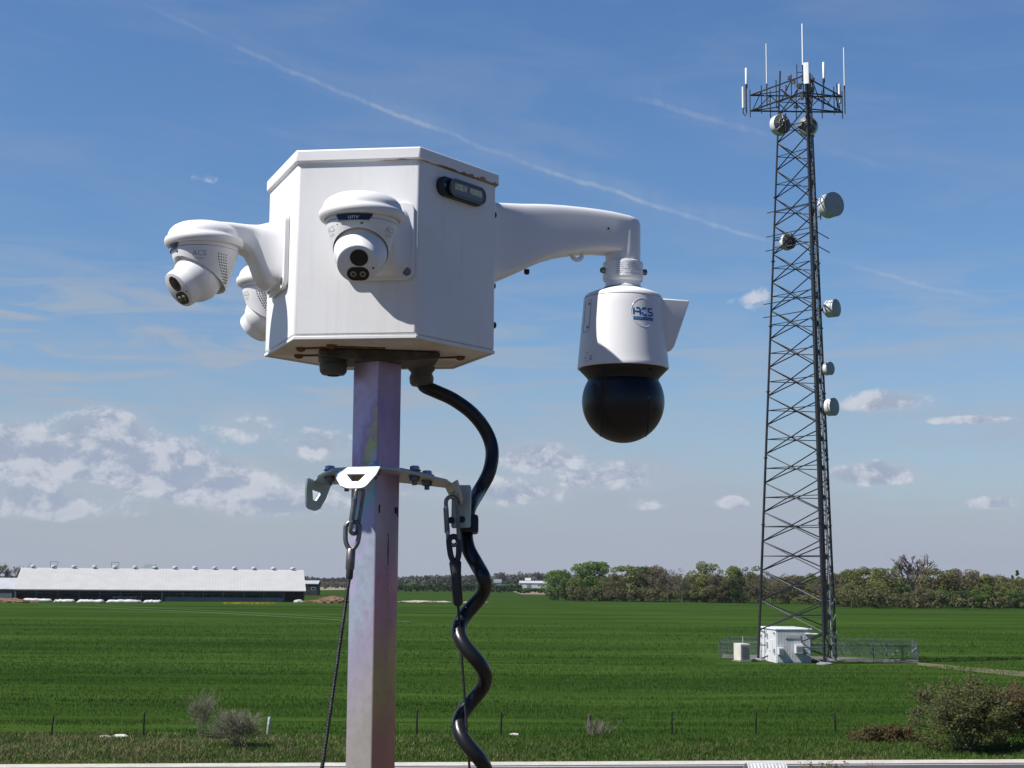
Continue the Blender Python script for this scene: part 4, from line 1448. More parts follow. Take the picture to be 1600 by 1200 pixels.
# wood between the coil and the tower, and the wood beyond the tower: (u, v of the top, kind, width, how it looks)
G1 = 'trees of the wood between the black ball and the tower'
MIDW = [
    (872, 891, 'bright', 1.25, 'rounded fresh green tree standing alone at the open end of the middle wood'),
    (898, 901, 'brown', 1.1, 'low brownish bush tree beside the lone green tree'),
    (924, 879, 'bright', 1.35, 'tallest broad fresh green tree of the middle wood'),
    (948, 888, 'bright', .95, 'narrow fresh green tree just right of the tallest green tree'),
    (905, 899, 'olive', 1.1, 'olive tree half hidden before the tallest green tree'),
    (962, 896, 'brown', 1.0, 'brown budding tree in the dip after the green trees'),
    (978, 882, 'olive', 1.4, 'broad olive tree with a domed top in the middle wood'),
    (1004, 885, 'dark', 1.1, 'dark green tree right of the domed olive tree'),
    (1022, 886, 'brown', 1.1, 'brown budding tree between dark and bare trees'),
    (1046, 887, 'grey', 1.2, 'bare grey twiggy tree in the gap of the middle wood'),
    (1066, 896, 'thin', 1.1, 'thin reddish budding tree in the gap of the middle wood'),
    (1078, 906, 'dark', 1.0, 'short dark bush tree at the foot of the reddish tree'),
    (1102, 881, 'olive', 1.05, 'tall olive tree with a pointed top standing out left of the tower'),
    (1088, 899, 'brown', 1.1, 'brown tree under the pointed olive tree'),
    (1120, 898, 'brown', 1.0, 'low brown tree right of the pointed olive tree'),
    (1140, 886, 'olive', 1.05, 'rounded olive tree two crowns left of the tower legs'),
    (1162, 884, 'poplar', 1.2, 'airy pale green tree close to the tower legs'),
    (1150, 903, 'dark', 1.0, 'dark low tree in front of the airy pale green tree'),
    (1182, 896, 'brown', 1.0, 'brown tree seen beside the outer tower leg'),
    (1204, 890, 'thin', 1.2, 'thin brown tree seen through the tower lattice, taller one'),
    (1232, 900, 'brown', 1.2, 'low brown tree seen through the tower lattice'),
    (1262, 897, 'olive', 1.1, 'olive tree seen behind the cable run of the tower'),
]
for (u, vt, k, w, lab) in MIDW:
    tree(k, lab, u, vt + 1, 545 - (u - 870) * .12 + (7 * u % 13), w, G1)
G2 = 'trees of the wood beyond the tower'
RIGW = [
    (1296, 897, 'brown', 1.1, 'brown budding tree just right of the tower leg'),
    (1318, 892, 'olive', 1.2, 'olive tree at the tower end of the far wood'),
    (1340, 889, 'olive', 1.1, 'olive domed tree second along from the tower in the far wood'),
    (1362, 886, 'olive', 1.2, 'tall olive domed tree halfway between tower and bare giant tree'),
    (1384, 884, 'olive_open', 1.2, 'open yellowish olive tree left of the bare giant tree'),
    (1403, 888, 'bright', .95, 'fresh green tree tucked beside the bare giant tree'),
    (1330, 911, 'olive', 1.1, 'low olive bush tree at the field edge near the tower'),
    (1370, 908, 'olive', 1.3, 'wide olive bush tree at the field edge before the domed trees'),
    (1412, 916, 'dark', 1.2, 'dark green bush under the bare giant tree'),
    (1448, 887, 'brown', 1.1, 'brown tree close behind the bare giant tree'),
    (1464, 888, 'olive_open', 1.3, 'broad airy olive tree right of the bare giant tree'),
    (1487, 888, 'thin', 1.2, 'thin brown twiggy tree with a ragged top in the far wood'),
    (1506, 890, 'brown', 1.25, 'broad reddish brown tree above the rounded yellow green bush'),
    (1526, 893, 'thin', 1.2, 'thin brown tree over the rounded yellow green bush'),
    (1548, 896, 'olive', 1.2, 'olive tree right of the rounded yellow green bush'),
    (1570, 901, 'brown', 1.3, 'low brown tree near the dark firs'),
    (1590, 905, 'olive', 1.2, 'olive tree in front of the dark firs'),
    (1610, 903, 'brown', 1.3, 'brown tree cut by the picture edge in the far wood'),
    (1537, 914, 'bright', 1.25, 'rounded yellow green bush tree standing forward of the far wood'),
    (1468, 921, 'bright', 1.2, 'low green bush beneath the broad airy olive tree'),
    (1502, 922, 'dark', 1.2, 'low dark green bush beneath the reddish brown tree'),
    (1582, 921, 'bright', 1.1, 'green bush by the field edge below the dark firs'),
    (1606, 922, 'dark', 1.2, 'dark bush by the field edge at the picture border'),
    (1440, 917, 'brown', 1.2, 'brown scrub bush right of the dark bush under the giant tree'),
]
for (u, vt, k, w, lab) in RIGW:
    front = vt > 905
    tree(k, lab, u, vt + 1, (440 if front else 462) + (u * 11 % 9), w, G2)
o = make_tree('giant bare branching tree rising above the far wood', '', 17.0, 12.0, None, 0, 0, 77, True)
set_tree(o, 1429, 865, 452, BARE_H[o['label']], 1.2, .6)
# firs at the picture edge
for (u, vt, lab) in ((1590, 891, 'dark narrow fir rising above the far wood at the picture edge, taller one'), (1582, 899, 'dark narrow fir rising above the far wood, shorter one')):
    rg = np.random.default_rng(int(u)); root = thing('fir_tree', lab, 'tree', group='dark firs above the far wood')
    t_ = MB(); t_.tube([(0, 0, 0), (0, 0, 12)], [.18, .03], 6); t_.build('trunk', M_BARK, root, 60)
    C = []; Rr = []
    for i in range(60):
        z = 2.2 + 9.8 * rg.random(); rad = (12.2 - z) * .20 * rg.random() ** .5; a = rg.random() * 6.28
        C.append((rad * math.cos(a), rad * math.sin(a), z)); Rr.append(.25 + .3 * rg.random())
    quadmesh('crown', leaf_quads(np.array(C), np.array(Rr), 1500, .22, rg, .5), 4, ML_DARK, root)
    set_tree(root, u, vt, 500, 12.0)


def leafy_mass(name, items, n, size, m, seed):
    """far woodland read as one mass; items = (x, y, H, W)"""
    rg = np.random.default_rng(seed); Vs = []
    for (x, y, H, W) in items:
        k = 9
        C = np.column_stack([x + W * .5 * (rg.random(k) * 2 - 1), y + W * .3 * (rg.random(k) * 2 - 1), H * (.2 + .62 * rg.random(k) ** .8)])
        Vs.append(leaf_quads(C, H * (.12 + .14 * rg.random(k)), n, size, rg))
    return tag(quadmesh(name, np.concatenate(Vs), 4, m), kind='stuff')


def spread(u0, u1, Y, step, tops, jit, seed, W):
    rg = random.Random(seed); out = []; u = u0
    while u < u1:
        f = (u - u0) / (u1 - u0); i = f * (len(tops) - 1); a = int(i); b_ = min(a + 1, len(tops) - 1)
        vt = tops[a] + (tops[b_] - tops[a]) * (i - a) + rg.uniform(-jit, jit)
        yy = Y * rg.uniform(.95, 1.05); p = at(u, vt, yy)
        out.append((p.x, yy, max(1.0, p.z), W * rg.uniform(.8, 1.3)))
        u += step * rg.uniform(.7, 1.3)
    return out


# woods on the skyline, then scrub behind the two woods, then hedges
leafy_mass('distant_woods', spread(-40, 900, 1750, 5, [900, 899, 899, 898, 897, 897, 899, 899, 901, 902, 902, 900, 898, 896, 893, 899], 1.3, 3, 17), 130, 1.6, ML_FAR, 5)
leafy_mass('skyline_woods', spread(860, 1640, 1500, 6, [897, 899, 898, 901, 900, 900, 901, 902, 903, 904], 1.5, 8, 15), 130, 1.4, ML_FAR, 6)
ML_SCRUB = mat_leaf('scrub_mixed', (.080, .086, .036), (.125, .125, .054), (.175, .155, .078), .06)
leafy_mass('woodland_scrub', spread(905, 1285, 575, 8, [904, 900, 898, 899, 899, 905, 907, 902, 900, 899, 900], 3, 12, 9) + spread(890, 1285, 540, 8, [915, 914, 914, 916, 917, 914, 913], 3, 13, 7)
           + spread(1288, 1640, 480, 7, [902, 897, 895, 894, 898, 898, 898, 899, 903, 906, 908], 3, 14, 8) + spread(1290, 1640, 446, 7, [917, 916, 920, 924, 922, 926, 928, 927, 930], 4, 15, 6), 260, .36, ML_SCRUB, 7)
ML_HEDGE = mat_leaf('hedge_green', (.03, .055, .02), (.045, .075, .026), (.07, .10, .038), .08)
leafy_mass('hedgerow', spread(618, 700, 880, 4, [913, 912], 1.3, 21, 6) + spread(700, 812, 860, 4, [912, 911, 913, 914], 1.4, 22, 6) + spread(812, 860, 820, 9, [919, 921], 1.0, 23, 4) + spread(960, 1010, 640, 8, [923, 923], 1.0, 24, 4) + spread(1020, 1100, 600, 9, [924, 925], 1.0, 25, 4), 190, .55, ML_HEDGE, 9)
leafy_mass('hedge_behind_barn', spread(474, 560, 1050, 6, [909, 907, 908], 1.5, 26, 8), 150, .7, ML_FAR, 19)
# ------------------------------------------------------------------ standing crop and verge grass
def blades(n, x, y, h, w, rg, lean=.5):
    a = rg.random(n) * 2 * PI; l = h * lean * rg.random(n)
    b = rg.random(n) * PI
    dx, dy = np.cos(b) * w / 2, np.sin(b) * w / 2
    V = np.empty((n, 3, 3))
    V[:, 0] = np.column_stack([x - dx, y - dy, np.zeros(n)])
    V[:, 1] = np.column_stack([x + dx, y + dy, np.zeros(n)])
    V[:, 2] = np.column_stack([x + l * np.cos(a), y + l * np.sin(a), h])
    return V.reshape(-1, 3)


def mat_blade(name, c0, c1, c2, sx=.3, sy=.8):
    m = bpy.data.materials.new(name); m.use_nodes = True
    t = m.node_tree; b = t.nodes['Principled BSDF']; g = NT(t)
    x, y, z = g.sep(g.coord('Object'))[:]
    n = g.noise(g.comb(g.mul(x, sx), g.mul(g.add(y, g.mul(x, -.05)), sy), 0), 1.0, 6, .68)
    nl = g.noise(g.comb(g.mul(x, sx * .14), g.mul(g.add(y, g.mul(x, -.07)), sy * .3), 5), 1.0, 4, .6)
    n = g.add(g.mul(n, .55), g.mul(nl, .45))
    c = g.ramp(n, [(.36, c0), (.5, c1), (.64, c2)])
    t.links.new(c, b.inputs['Base Color']); b.inputs['Roughness'].default_value = .6; b.inputs['Specular IOR Level'].default_value = .2
    tl = t.nodes.new('ShaderNodeBsdfTranslucent'); t.links.new(c, tl.inputs['Color'])
    ms = t.nodes.new('ShaderNodeMixShader'); ms.inputs[0].default_value = .35
    t.links.new(b.outputs[0], ms.inputs[1]); t.links.new(tl.outputs[0], ms.inputs[2])
    t.links.new(ms.outputs[0], t.nodes['Material Output'].inputs['Surface'])
    return m


rg = np.random.default_rng(5)
N = 300000
u_ = rg.random(N); ya, yb = 72.4, 260.0
yy = 1 / (1 / ya + (1 / yb - 1 / ya) * u_)
xx = (rg.random(N) * 2 - 1) * (.40 * yy + 4)
yr_ = yy - .05 * xx
lump = np.sin(xx * .55 + 2 * np.sin(yr_ * .9)) * .35 + np.sin(yr_ * 1.9 + 1.4 * np.sin(xx * .23)) * .6 + np.sin(yr_ * .43 + xx * .03) * .5
# thin uneven streaks where the drill missed or the sprayer ran
for (k_, ph_, am_) in ((1.05, 2.3, 2.0), (.62, .3, 3.0), (.37, 1.9, 5.0), (.21, 4.0, 9.0)):
    s_ = np.sin(yr_ * k_ + ph_ + .9 * np.sin(xx * .05 + ph_) + .3 * np.sin(xx * .31 + ph_ * 2))
    lump -= np.clip(s_ - .86, 0, 1) * 14 * (np.sin(xx * .06 + ph_ * 3 + yr_ * .2) > -.3)
lump = np.clip(lump, -2.2, 2)
keep = (rg.random(N) < (.62 + .26 * lump) * np.clip(1.25 - (yy - 110) / 150, 0, 1)) & (np.abs(((yr_ / 31.0) % 1) - .5) > .010)
# leave the yard and the tower's track clear
keep &= ~((xx > 19) & (xx < 41) & (yy > 137) & (yy < 154))
xx, yy, lump = xx[keep], yy[keep], lump[keep]
hh = np.clip(.11 + .07 * rg.random(len(xx)) + .035 * lump, .03, .3) * (1 + (yy - 84) / 300)
tag(quadmesh('wheat_crop', blades(len(xx), xx, yy, hh, .045 * yy / 90, rg), 3, mat_blade('wheat_blade', (.025, .062, .009), (.054, .112, .016), (.104, .166, .028), .10, .5)), kind='stuff')
N = 120000
yv = 61.0 + 12.2 * rg.random(N); xv = (rg.random(N) * 2 - 1) * 33
edge = y_mid + sl_r * xv + .15
ok = yv > edge
xv, yv = xv[ok], yv[ok]
pat = np.sin(xv * .8 + 2.1 * np.sin(yv * .5)) + np.sin(yv * 1.1 + 1.7 * np.sin(xv * .31)) + .8 * np.sin(xv * 2.3 + yv)
deadp = np.clip(.03 + .06 * pat + np.clip((-xv - 3) / 40, 0, .32) + np.where((yv > 63) & (yv < 68), .06, -.05), .015, .55)
isdead = rg.random(len(xv)) < deadp
hv = .06 + .13 * rg.random(len(xv)) + .04 * np.clip(pat, 0, 2)
hv *= np.where(yv < edge[ok] + 1.5, .6, 1.0)
tag(quadmesh('verge_grass', blades((~isdead).sum(), xv[~isdead], yv[~isdead], hv[~isdead], .05, rg, 1.1), 3, mat_blade('verge_blade', (.042, .088, .014), (.068, .124, .020), (.110, .165, .034), .4, .6)), kind='stuff')
tag(quadmesh('dead_grass', blades(isdead.sum(), xv[isdead], yv[isdead], hv[isdead] * 1.05, .05, rg, 1.3), 3, mat_blade('thatch_blade', (.14, .12, .05), (.23, .19, .10), (.34, .29, .17), .4, .6)), kind='stuff')

# taller weeds on the near roadside, in front of the carriageway
for (u, vt, Y, lab) in ((1290, 1187.5, 56.5, 'leafy roadside weed poking up at the bottom edge'), (1372, 1189, 56.3, 'dry twiggy roadside weed at the bottom edge')):
    p = at(u, vt, Y); root = thing('roadside_weed', lab, 'weed', (p.x, Y, 0)); q = MB(); rgw = np.random.default_rng(int(u)); tips = []
    for k in range(26):
        a = rgw.random() * 6.28
        grow(q, (.35 * rgw.normal(), .1 * rgw.normal(), 0), (.3 * math.cos(a), .3 * math.sin(a), 1), p.z * (.45 + .2 * rgw.random()), .012, 1, rgw, .4, (2, 4), 4, .1, .005, tips)
    q.build('stem', M_TWIGR, root, 60)
    tp = np.array([tuple(t) for t in tips])
    if '1290' in str(u): quadmesh('leaf_sprays', leaf_quads(tp, np.full(len(tp), .06), 500, .035, rgw), 4, ML_OLIVE, root)

# ------------------------------------------------------------------ fence posts along the field edge
M_POST = mat('weathered_post', (.075, .062, .05), .85, var=.35, scale=8)
M_TPOST = mat('green_tpost', (.008, .011, .010), .6, .3, var=.3, scale=6)
M_GALV = mat('galvanised', (.42, .45, .45), .5, .5, var=.2, scale=6)
posts = [
    (80, 1118, 1154, .045, M_TPOST, 0.05, 'dark thin fence post standing alone near the left picture edge'),
    (224, 1113, 1151, .045, M_TPOST, 0.0, 'dark thin fence post left of the bare bushes'),
    (418, 1120, 1149, .085, M_GALV, 0.09, 'pale leaning metal fence post right of the bare bushes'),
    (651, 1109, 1148, .045, M_TPOST, 0.0, 'dark thin fence post just right of the mast pole'),
    (783, 1112, 1149, .045, M_TPOST, 0.0, 'dark thin fence post right of the coiled cable, beside a white stone'),
    (921, 1117, 1147, .085, M_POST, 0.0, 'thick short wooden fence post with dry weeds at its foot'),
    (1050, 1112, 1148, .045, M_TPOST, 0.0, 'dark thin fence post between the wooden post and the tower compound'),
    (1181, 1112, 1147, .045, M_TPOST, 0.02, 'dark thin fence post below the left end of the white equipment hut'),
    (1306, 1112, 1146, .05, M_TPOST, -0.05, 'dark fence post left of the low reddish brush'),
    (1436, 1105, 1143, .06, M_POST, 0.0, 'weathered fence post at the edge of the big olive bush'),
]
for (u, vt, vb, r, m, ln, lab) in posts:
    p = onz(u, vb); h = at(u, vt, p.y).z
    root = thing('fence_post', lab, 'fence post', tuple(p), 0, 'posts of the field fence')
    q = MB(); q.tube([(ln * 0, 0, -.1), (ln * h * .5, 0, h * .5), (ln * h, 0, h * .985), (ln * h, 0, h)], [r * 1.0, r * .96, r * .92, r * .7], 8)
    q.build('post', m, root, 50)
    for f in (.35, .62, .88):
        w = MB(); w.tube([(ln * h * f + (r + .008) * math.cos(a), (r + .008) * math.sin(a), h * f) for a in [k * PI / 5 for k in range(10)]], .006, 5, False, None, True); w.build('wire_tie', m, root, 60)
    if u == 921:
        g_ = MB(); rgw = np.random.default_rng(3)
        for k in range(70):
            x = abs(rgw.normal() * .5); grow(g_, (x - .1, -.15 + .2 * rgw.normal(), 0), (.5 * rgw.normal(), .3 * rgw.normal(), 1), .35 + .2 * rgw.random(), .012, 1, rgw, .5, (1, 3), 3, .0, .006)
        tag(g_.build('dry_weeds', M_TWIG, None, 60), 'tuft of dry pale weeds at the foot of the wooden fence post', 'weeds').location = tuple(p)
M_STONE = mat('pale_stone', (.55, .53, .48), .9, var=.25, scale=5, bump=.4, bscale=20)
for (u, v, s, lab) in ((164, 1153, .22, 'pale flat stone on the verge, the one nearer the left edge'), (188, 1152.5, .28, 'pale flat stone on the verge nearer the bare bushes'), (803, 1149, .2, 'white stone in the grass by a thin fence post')):
    rgs = random.Random(int(u)); q = MB(); q.lathe([(s * .5, 0), (s, s * .1), (s * .95, s * .3), (s * .6, s * .5), (s * .1, s * .55)], 11)
    q.v = [(x * rgs.uniform(.85, 1.15) * 1.3, y * rgs.uniform(.85, 1.15), z * rgs.uniform(.9, 1.1)) for x, y, z in q.v]
    tag(q.build('stone', M_STONE, None, 40), lab, 'stone', 'pale stones on the verge').location = tuple(onz(u, v))

# corrugated culvert pipe end by the road
p = at(1196, 1191.5, 57.0)
root = thing('culvert_pipe', 'corrugated galvanised culvert pipe showing at the bottom edge', 'culvert', (p.x, 57.0, 0), R(6))
q = MB(); Rp = p.z / 2.0; n = 40; rings = []
for i in range(n + 1):
    f = i / n; x = -.75 + 1.5 * f; r = Rp * (1.0 + .035 * math.sin(f * 2 * PI * 11))
    rings.append([(x, r * math.cos(2 * PI * k / 28), Rp + r * math.sin(2 * PI * k / 28)) for k in range(28)])
for i in range(n + 1):
    f = i / n; x = .75 - 1.5 * f; r = Rp * .955 * (1.0 + .035 * math.sin((1 - f) * 2 * PI * 11))
    rings.append([(x, r * math.cos(2 * PI * k / 28), Rp + r * math.sin(2 * PI * k / 28)) for k in range(28)])
q.loft(rings + [rings[0]], None, False, False); q.build('pipe', mat('galvanised_bright', (.60, .61, .62), .5, .35, var=.15, scale=4), root, 60)

# ------------------------------------------------------------------ shrubs on the verge
def bush(name, label, u, vb, vt, u0, u1, seed, n_st, depth, bark, leaf=None, nl=0, ls=.05, lr=.12, grp=None, spreadk=.5, fan=.8, fill=0, r0=.028, lf=.36, upk=.10, flat=False):
    p = onz(u, vb); H = at(u, vt, p.y).z; w0 = at(u0, vb, p.y).x - p.x; w1 = at(u1, vb, p.y).x - p.x
    root = thing(name, label, 'bush', tuple(p), 0, grp); rgb = np.random.default_rng(seed); q = MB(); tips = []
    for k in range(n_st):
        f = (k + .5) / n_st; xe = w0 + (w1 - w0) * f
        d = Vector((xe * fan / H * 1.0, rgb.normal() * .35, 1.0 - .25 * abs(f - .5)))
        grow(q, (xe * (1 - fan) * .6 + rgb.normal() * .06, rgb.normal() * .1, 0), d, H * (lf + .16 * rgb.random()), r0, depth, rgb, spreadk, (2, 4), 5, upk, .0055, tips)
    q.build('branches', bark, root, 60)
    xs = sorted(p_[0] for p_ in q.v); root.scale = (max(.5, min(1.0 if fill else 1.3, (.9 if fill else .74) * (w1 - w0) / (xs[int(.96 * len(xs))] - xs[int(.04 * len(xs))]))), 1, max(.5, min(1.6, H / max(p_[2] for p_ in q.v))))
    if leaf is not None:
        tp = np.array([tuple(t) for t in tips]); tp = tp[tp[:, 2] > .1]
        rad = np.full(len(tp), lr)
        if fill:
            th = rgb.random(fill) * PI; rr_ = rgb.random(fill) ** .5; wm = np.where(np.cos(th) > 0, w1, -w0)
            ex = np.column_stack([np.cos(th) * rr_ * wm * .92, rgb.normal(size=fill) * .6, .12 + np.sin(th) * rr_ * H * .82])
            if flat:
                ex = np.column_stack([w0 + (w1 - w0) * rgb.random(fill), rgb.normal(size=fill) * .5, H * (.1 + .6 * rgb.random(fill) * (.6 + .4 * rgb.random(fill)))])
            tp = np.concatenate([tp, ex]); rad = np.concatenate([rad, lr * (.7 + .9 * rgb.random(fill))])
        quadmesh('foliage', leaf_quads(tp, rad, nl, ls, rgb, .9, .1), 4, leaf, root)
    return root


ML_GREYG = mat_leaf('bud_grey_green', (.085, .10, .04), (.125, .14, .06), (.17, .18, .09), .9)
M_TWIGP = mat('pale_twig', (.16, .155, .105), .85, var=.3, scale=4)
bush('bare_bush', 'upright bare grey bush with thin twigs, the taller of two', 314, 1153, 1074, 286, 344, 3, 18, 4, M_TWIGP, ML_GREYG, 1700, .022, .10, 'bare bushes on the verge', .62, .95, 0, .014, .40, .03)
bush('bare_bush', 'wide rounded bare grey bush leaning right, darker inside', 370, 1168, 1104, 330, 414, 4, 28, 4, M_TWIGP, ML_GREYG, 2300, .022, .10, 'bare bushes on the verge', .66, 1.1, 0, .014, .38, .02)
bush('leafy_bush', 'large olive green leafy bush with dark stems by the roadside', 1515, 1174, 1052, 1432, 1590, 8, 26, 4, M_TWIG, mat_leaf('leaf_bush_olive', (.075, .085, .030), (.115, .125, .045), (.16, .17, .07), .8), 30000, .058, .30, 'big bushes by the road', .6, 1.0, 260)
bush('leafy_bush', 'reddish brown twiggy bush cut by the picture edge', 1610, 1168, 1062, 1545, 1680, 9, 24, 4, M_TWIGR, mat_leaf('leaf_bush_red', (.10, .075, .040), (.16, .115, .06), (.15, .14, .06), .8), 17000, .055, .30, 'big bushes by the road', .6, 1.0, 170)
bush('low_brush', 'low reddish brown brush spreading left of the big olive bush', 1385, 1160, 1134, 1328, 1445, 12, 60, 2, M_TWIGR, mat_leaf('leaf_brush_red', (.085, .070, .032), (.135, .105, .048), (.15, .14, .06), .5), 9000, .045, .16, None, .6, .15, 190, .02, .30, .1, True)

# ------------------------------------------------------------------ lattice tower and its antennas
YT = 143.0
PXM = YT / FPX
M_TOW = mat('tower_steel', (.020, .023, .028), .55, .35, var=.35, scale=2)
M_TOWL = mat('tower_steel_pale', (.30, .31, .31), .55, .4, var=.3, scale=2)
M_COAX = mat('coax_black', (.015, .015, .017), .5, scale=3)
M_RADOME = mat('radome_grey', (.36, .38, .40), .55, var=.06, scale=2)
M_DRUM = mat('dish_drum', (.62, .63, .62), .5, var=.1, scale=2)
M_DISHB = mat('dish_back', (.10, .10, .10), .55, var=.4, scale=3)
M_WHIP = mat('fibreglass_white', (.78, .79, .80), .45, var=.05, scale=2)

tb = at(1259.5, 1028, YT)
TX = tb.x
zt = at(1250, 150, YT).z
R0, R1 = 74.0 * PXM, 31.5 * PXM
ANG = [R(160), R(280), R(40)]
ZTOP = at(1250, 108, YT).z


def leg(k, z):
    r = R0 + (R1 - R0) * z / zt
    return Vector((r * math.cos(ANG[k]) + .005 * z, r * math.sin(ANG[k]), z))


def build_tower():
    root = thing('lattice_tower', 'tall dark three legged steel lattice radio tower with dishes and antennas', 'radio tower', (TX, YT, 0))
    for k in range(3):
        q = MB(); zs = [-.2 + (ZTOP + .2) * i / 20 for i in range(21)]
        q.tube([leg(k, z) for z in zs], [.135 - .05 * i / 20 for i in range(21)], 8)
        lo = q.build('leg', M_TOW, root, 60)
        q = MB(); q.lathe([(.75, -.05), (.75, .10), (.45, .22)], 16, Matrix.Translation(leg(k, 0))); q.build('footing', M_TOWL, lo, 40)
        for i in range(1, 9):
            q = MB(); q.lathe([(.21, -.04), (.21, .04)], 12, Matrix.Translation(leg(k, ZTOP * i / 9))); q.build('flange', M_TOW, lo, 40)
    hp = at(1250, 571, YT).z - at(1250, 616, YT).z
    z = 0.05; n = 0
    while z + hp < ZTOP:
        for (a, b_) in ((0, 1), (1, 2), (2, 0)):
            q = MB(); r = .062
            A0_, A1_, B0_, B1_ = leg(a, z), leg(a, z + hp), leg(b_, z), leg(b_, z + hp)
            off = (A0_ + B0_); off.z = 0; off = off.normalized() * .03
            q.bar(A0_ + off, B1_ + off, r, 5); q.bar(A1_ - off, B0_ - off, r, 5)
            m0, m1 = leg(a, z + hp * .5), leg(b_, z + hp * .5)
            q.bar(m0, m1, .045, 5)
            # gusset plate at the crossing
            mid = (m0 + m1) / 2; d = (m1 - m0).normalized()
            if n < 9: q.tube([mid - d * .22, mid + d * .22], .10, 6)
            q.build('cross_brace', M_TOW, root, 60)
        z += hp; n += 1
    # climbing ladder and cable run beside the nearest leg
    def inner(f, z, push):
        p = leg(1, z).lerp(leg(2, z), f); c = Vector((p.x, p.y, 0)).normalized() * push
        return p + Vector((c.x, c.y, 0))
    q = MB()
    for f in (.30, .44):
        q.tube([inner(f, zz, .12) for zz in np.linspace(.5, ZTOP - 1, 12)], .035, 5)
    zz = .6
    while zz < ZTOP - 1:
        q.bar(inner(.30, zz, .12), inner(.44, zz, .12), .022, 4); zz += .42
    q.build('ladder', M_TOW, root, 60)
    run = MB()
    for i, f in enumerate((-.02, .03, .08, .12, .17)):
        run.tube([inner(f, zz, .22 + .05 * (i % 2)) for zz in np.linspace(2.6, ZTOP - 1.5, 12)], .062, 6)
    run.build('cable_run', M_COAX, root, 60)
    run = MB()
    for i, f in enumerate((.55, .62)):
        run.tube([inner(f, zz, .10) for zz in np.linspace(.6, ZTOP * .92, 12)], .055, 6)
    run.build('waveguide_run', M_TOWL, root, 60)
    ib = MB(); ib.tube([Vector((-1.4, -1.5, 2.7)), inner(.1, 2.7, .3)], .12, 6); ib.tube([Vector((-3.5, -2.2, 2.75)), Vector((-1.4, -1.5, 2.7))], .10, 6)
    ib.build('ice_bridge', M_TOWL, root, 60)
    # pale new members low on the near faces
    q = MB()
    for (u0, v0, u1, v1) in ((1296, 985, 1306, 960), (1291, 962, 1305, 935), (1300, 1008, 1309, 984)):
        a = at(u0, v0, YT) - Vector((TX, YT, 0)); c = at(u1, v1, YT - .6) - Vector((TX, YT, 0)); q.bar(a, c, .06, 5)
    q.build('new_brace', M_TOWL, root, 60)
    # mounting booms across the legs
    for v in (365, 387, 471, 492, 327):
        zz = at(1240, v, YT).z; q = MB(); a, c = leg(0, zz), leg(1, zz); d = (c - a).normalized()
        q.bar(a - d * 1.0, c + d * .9, .05, 5); q.build('mounting_boom', M_TOW, root, 60)
    for v in (366, 388):
        zz = at(1270, v, YT).z; q = MB(); a, c = leg(1, zz), leg(2, zz); d = Vector((1, .1, 0))
        q.bar(a, c + d * 1.2, .05, 5); q.build('mounting_boom', M_TOW, root, 60)
    # triangular head frame
    zl = at(1250, 164, YT).z; zu = at(1250, 139.5, YT).z
    cx = leg(0, zl) + leg(1, zl) + leg(2, zl); cx = Vector((cx.x / 3, cx.y / 3, 0))
    PL = [at(1172, 160, YT + 2.0), at(1256, 160, YT - 4.0), at(1316, 160, YT + 2.2)]
    PL = [Vector((p.x - TX, p.y - YT, 0)) for p in PL]
    q = MB()
    for z_ in (zl, zu):
        for i in range(3):
            a = PL[i] + Vector((0, 0, z_)); c = PL[(i + 1) % 3] + Vector((0, 0, z_)); q.bar(a, c, .085 if z_ == zl else .075, 6)
            q.bar(a, leg([0, 1, 2][i], z_), .07, 6)
    for i in range(3):
        a, c = PL[i], PL[(i + 1) % 3]
        for f0, z0, f1, z1 in ((.05, zl, .22, zu), (.22, zu, .40, zl), (.60, zl, .78, zu), (.78, zu, .95, zl)):
            q.bar(a.lerp(c, f0) + Vector((0, 0, z0)), a.lerp(c, f1) + Vector((0, 0, z1)), .05, 5)
        for f in (0.0, .22, .5, .78):
            p_ = a.lerp(c, f); q.bar(p_ + Vector((0, 0, zl - .7)), p_ + Vector((0, 0, zu + .6)), .05, 5)
    q.build('head_frame', M_TOW, root, 60)
    # knuckles and boxes in the middle of the head
    rr = random.Random(5)
    q = MB()
    for k in range(12):
        q.box(rr.uniform(-1.3, 1.5), rr.uniform(-1.6, .9), rr.uniform(zl - .3, zu + 1.0), rr.uniform(.2, .5), .3, rr.uniform(.25, .6))
    q.build('junction_boxes', M_DISHB, root, 30)
    lt = MB(); p_ = at(1270, 128, YT - 1) - Vector((TX, YT, 0)); lt.lathe([(.05, -1.6), (.05, 0), (.17, .02), (.2, .22), (.17, .42), (.05, .48)], 12, Matrix.Translation(p_)); lt.build('beacon', M_DISHB, root, 40)
    q = MB(); p_ = at(1245, 110, YT - 1) - Vector((TX, YT, 0)); q.tube([p_ + Vector((0, 0, .6)), p_ - Vector((0, 0, 2.4))], .05, 5); q.tube([p_ - Vector((0, 0, .2)), p_ + Vector((.7, 0, -.2))], .04, 5); q.build('lightning_rod', M_TOW, root, 60)
    return root, zl, zu, PL


TOWER, ZL, ZU, PLT = build_tower()

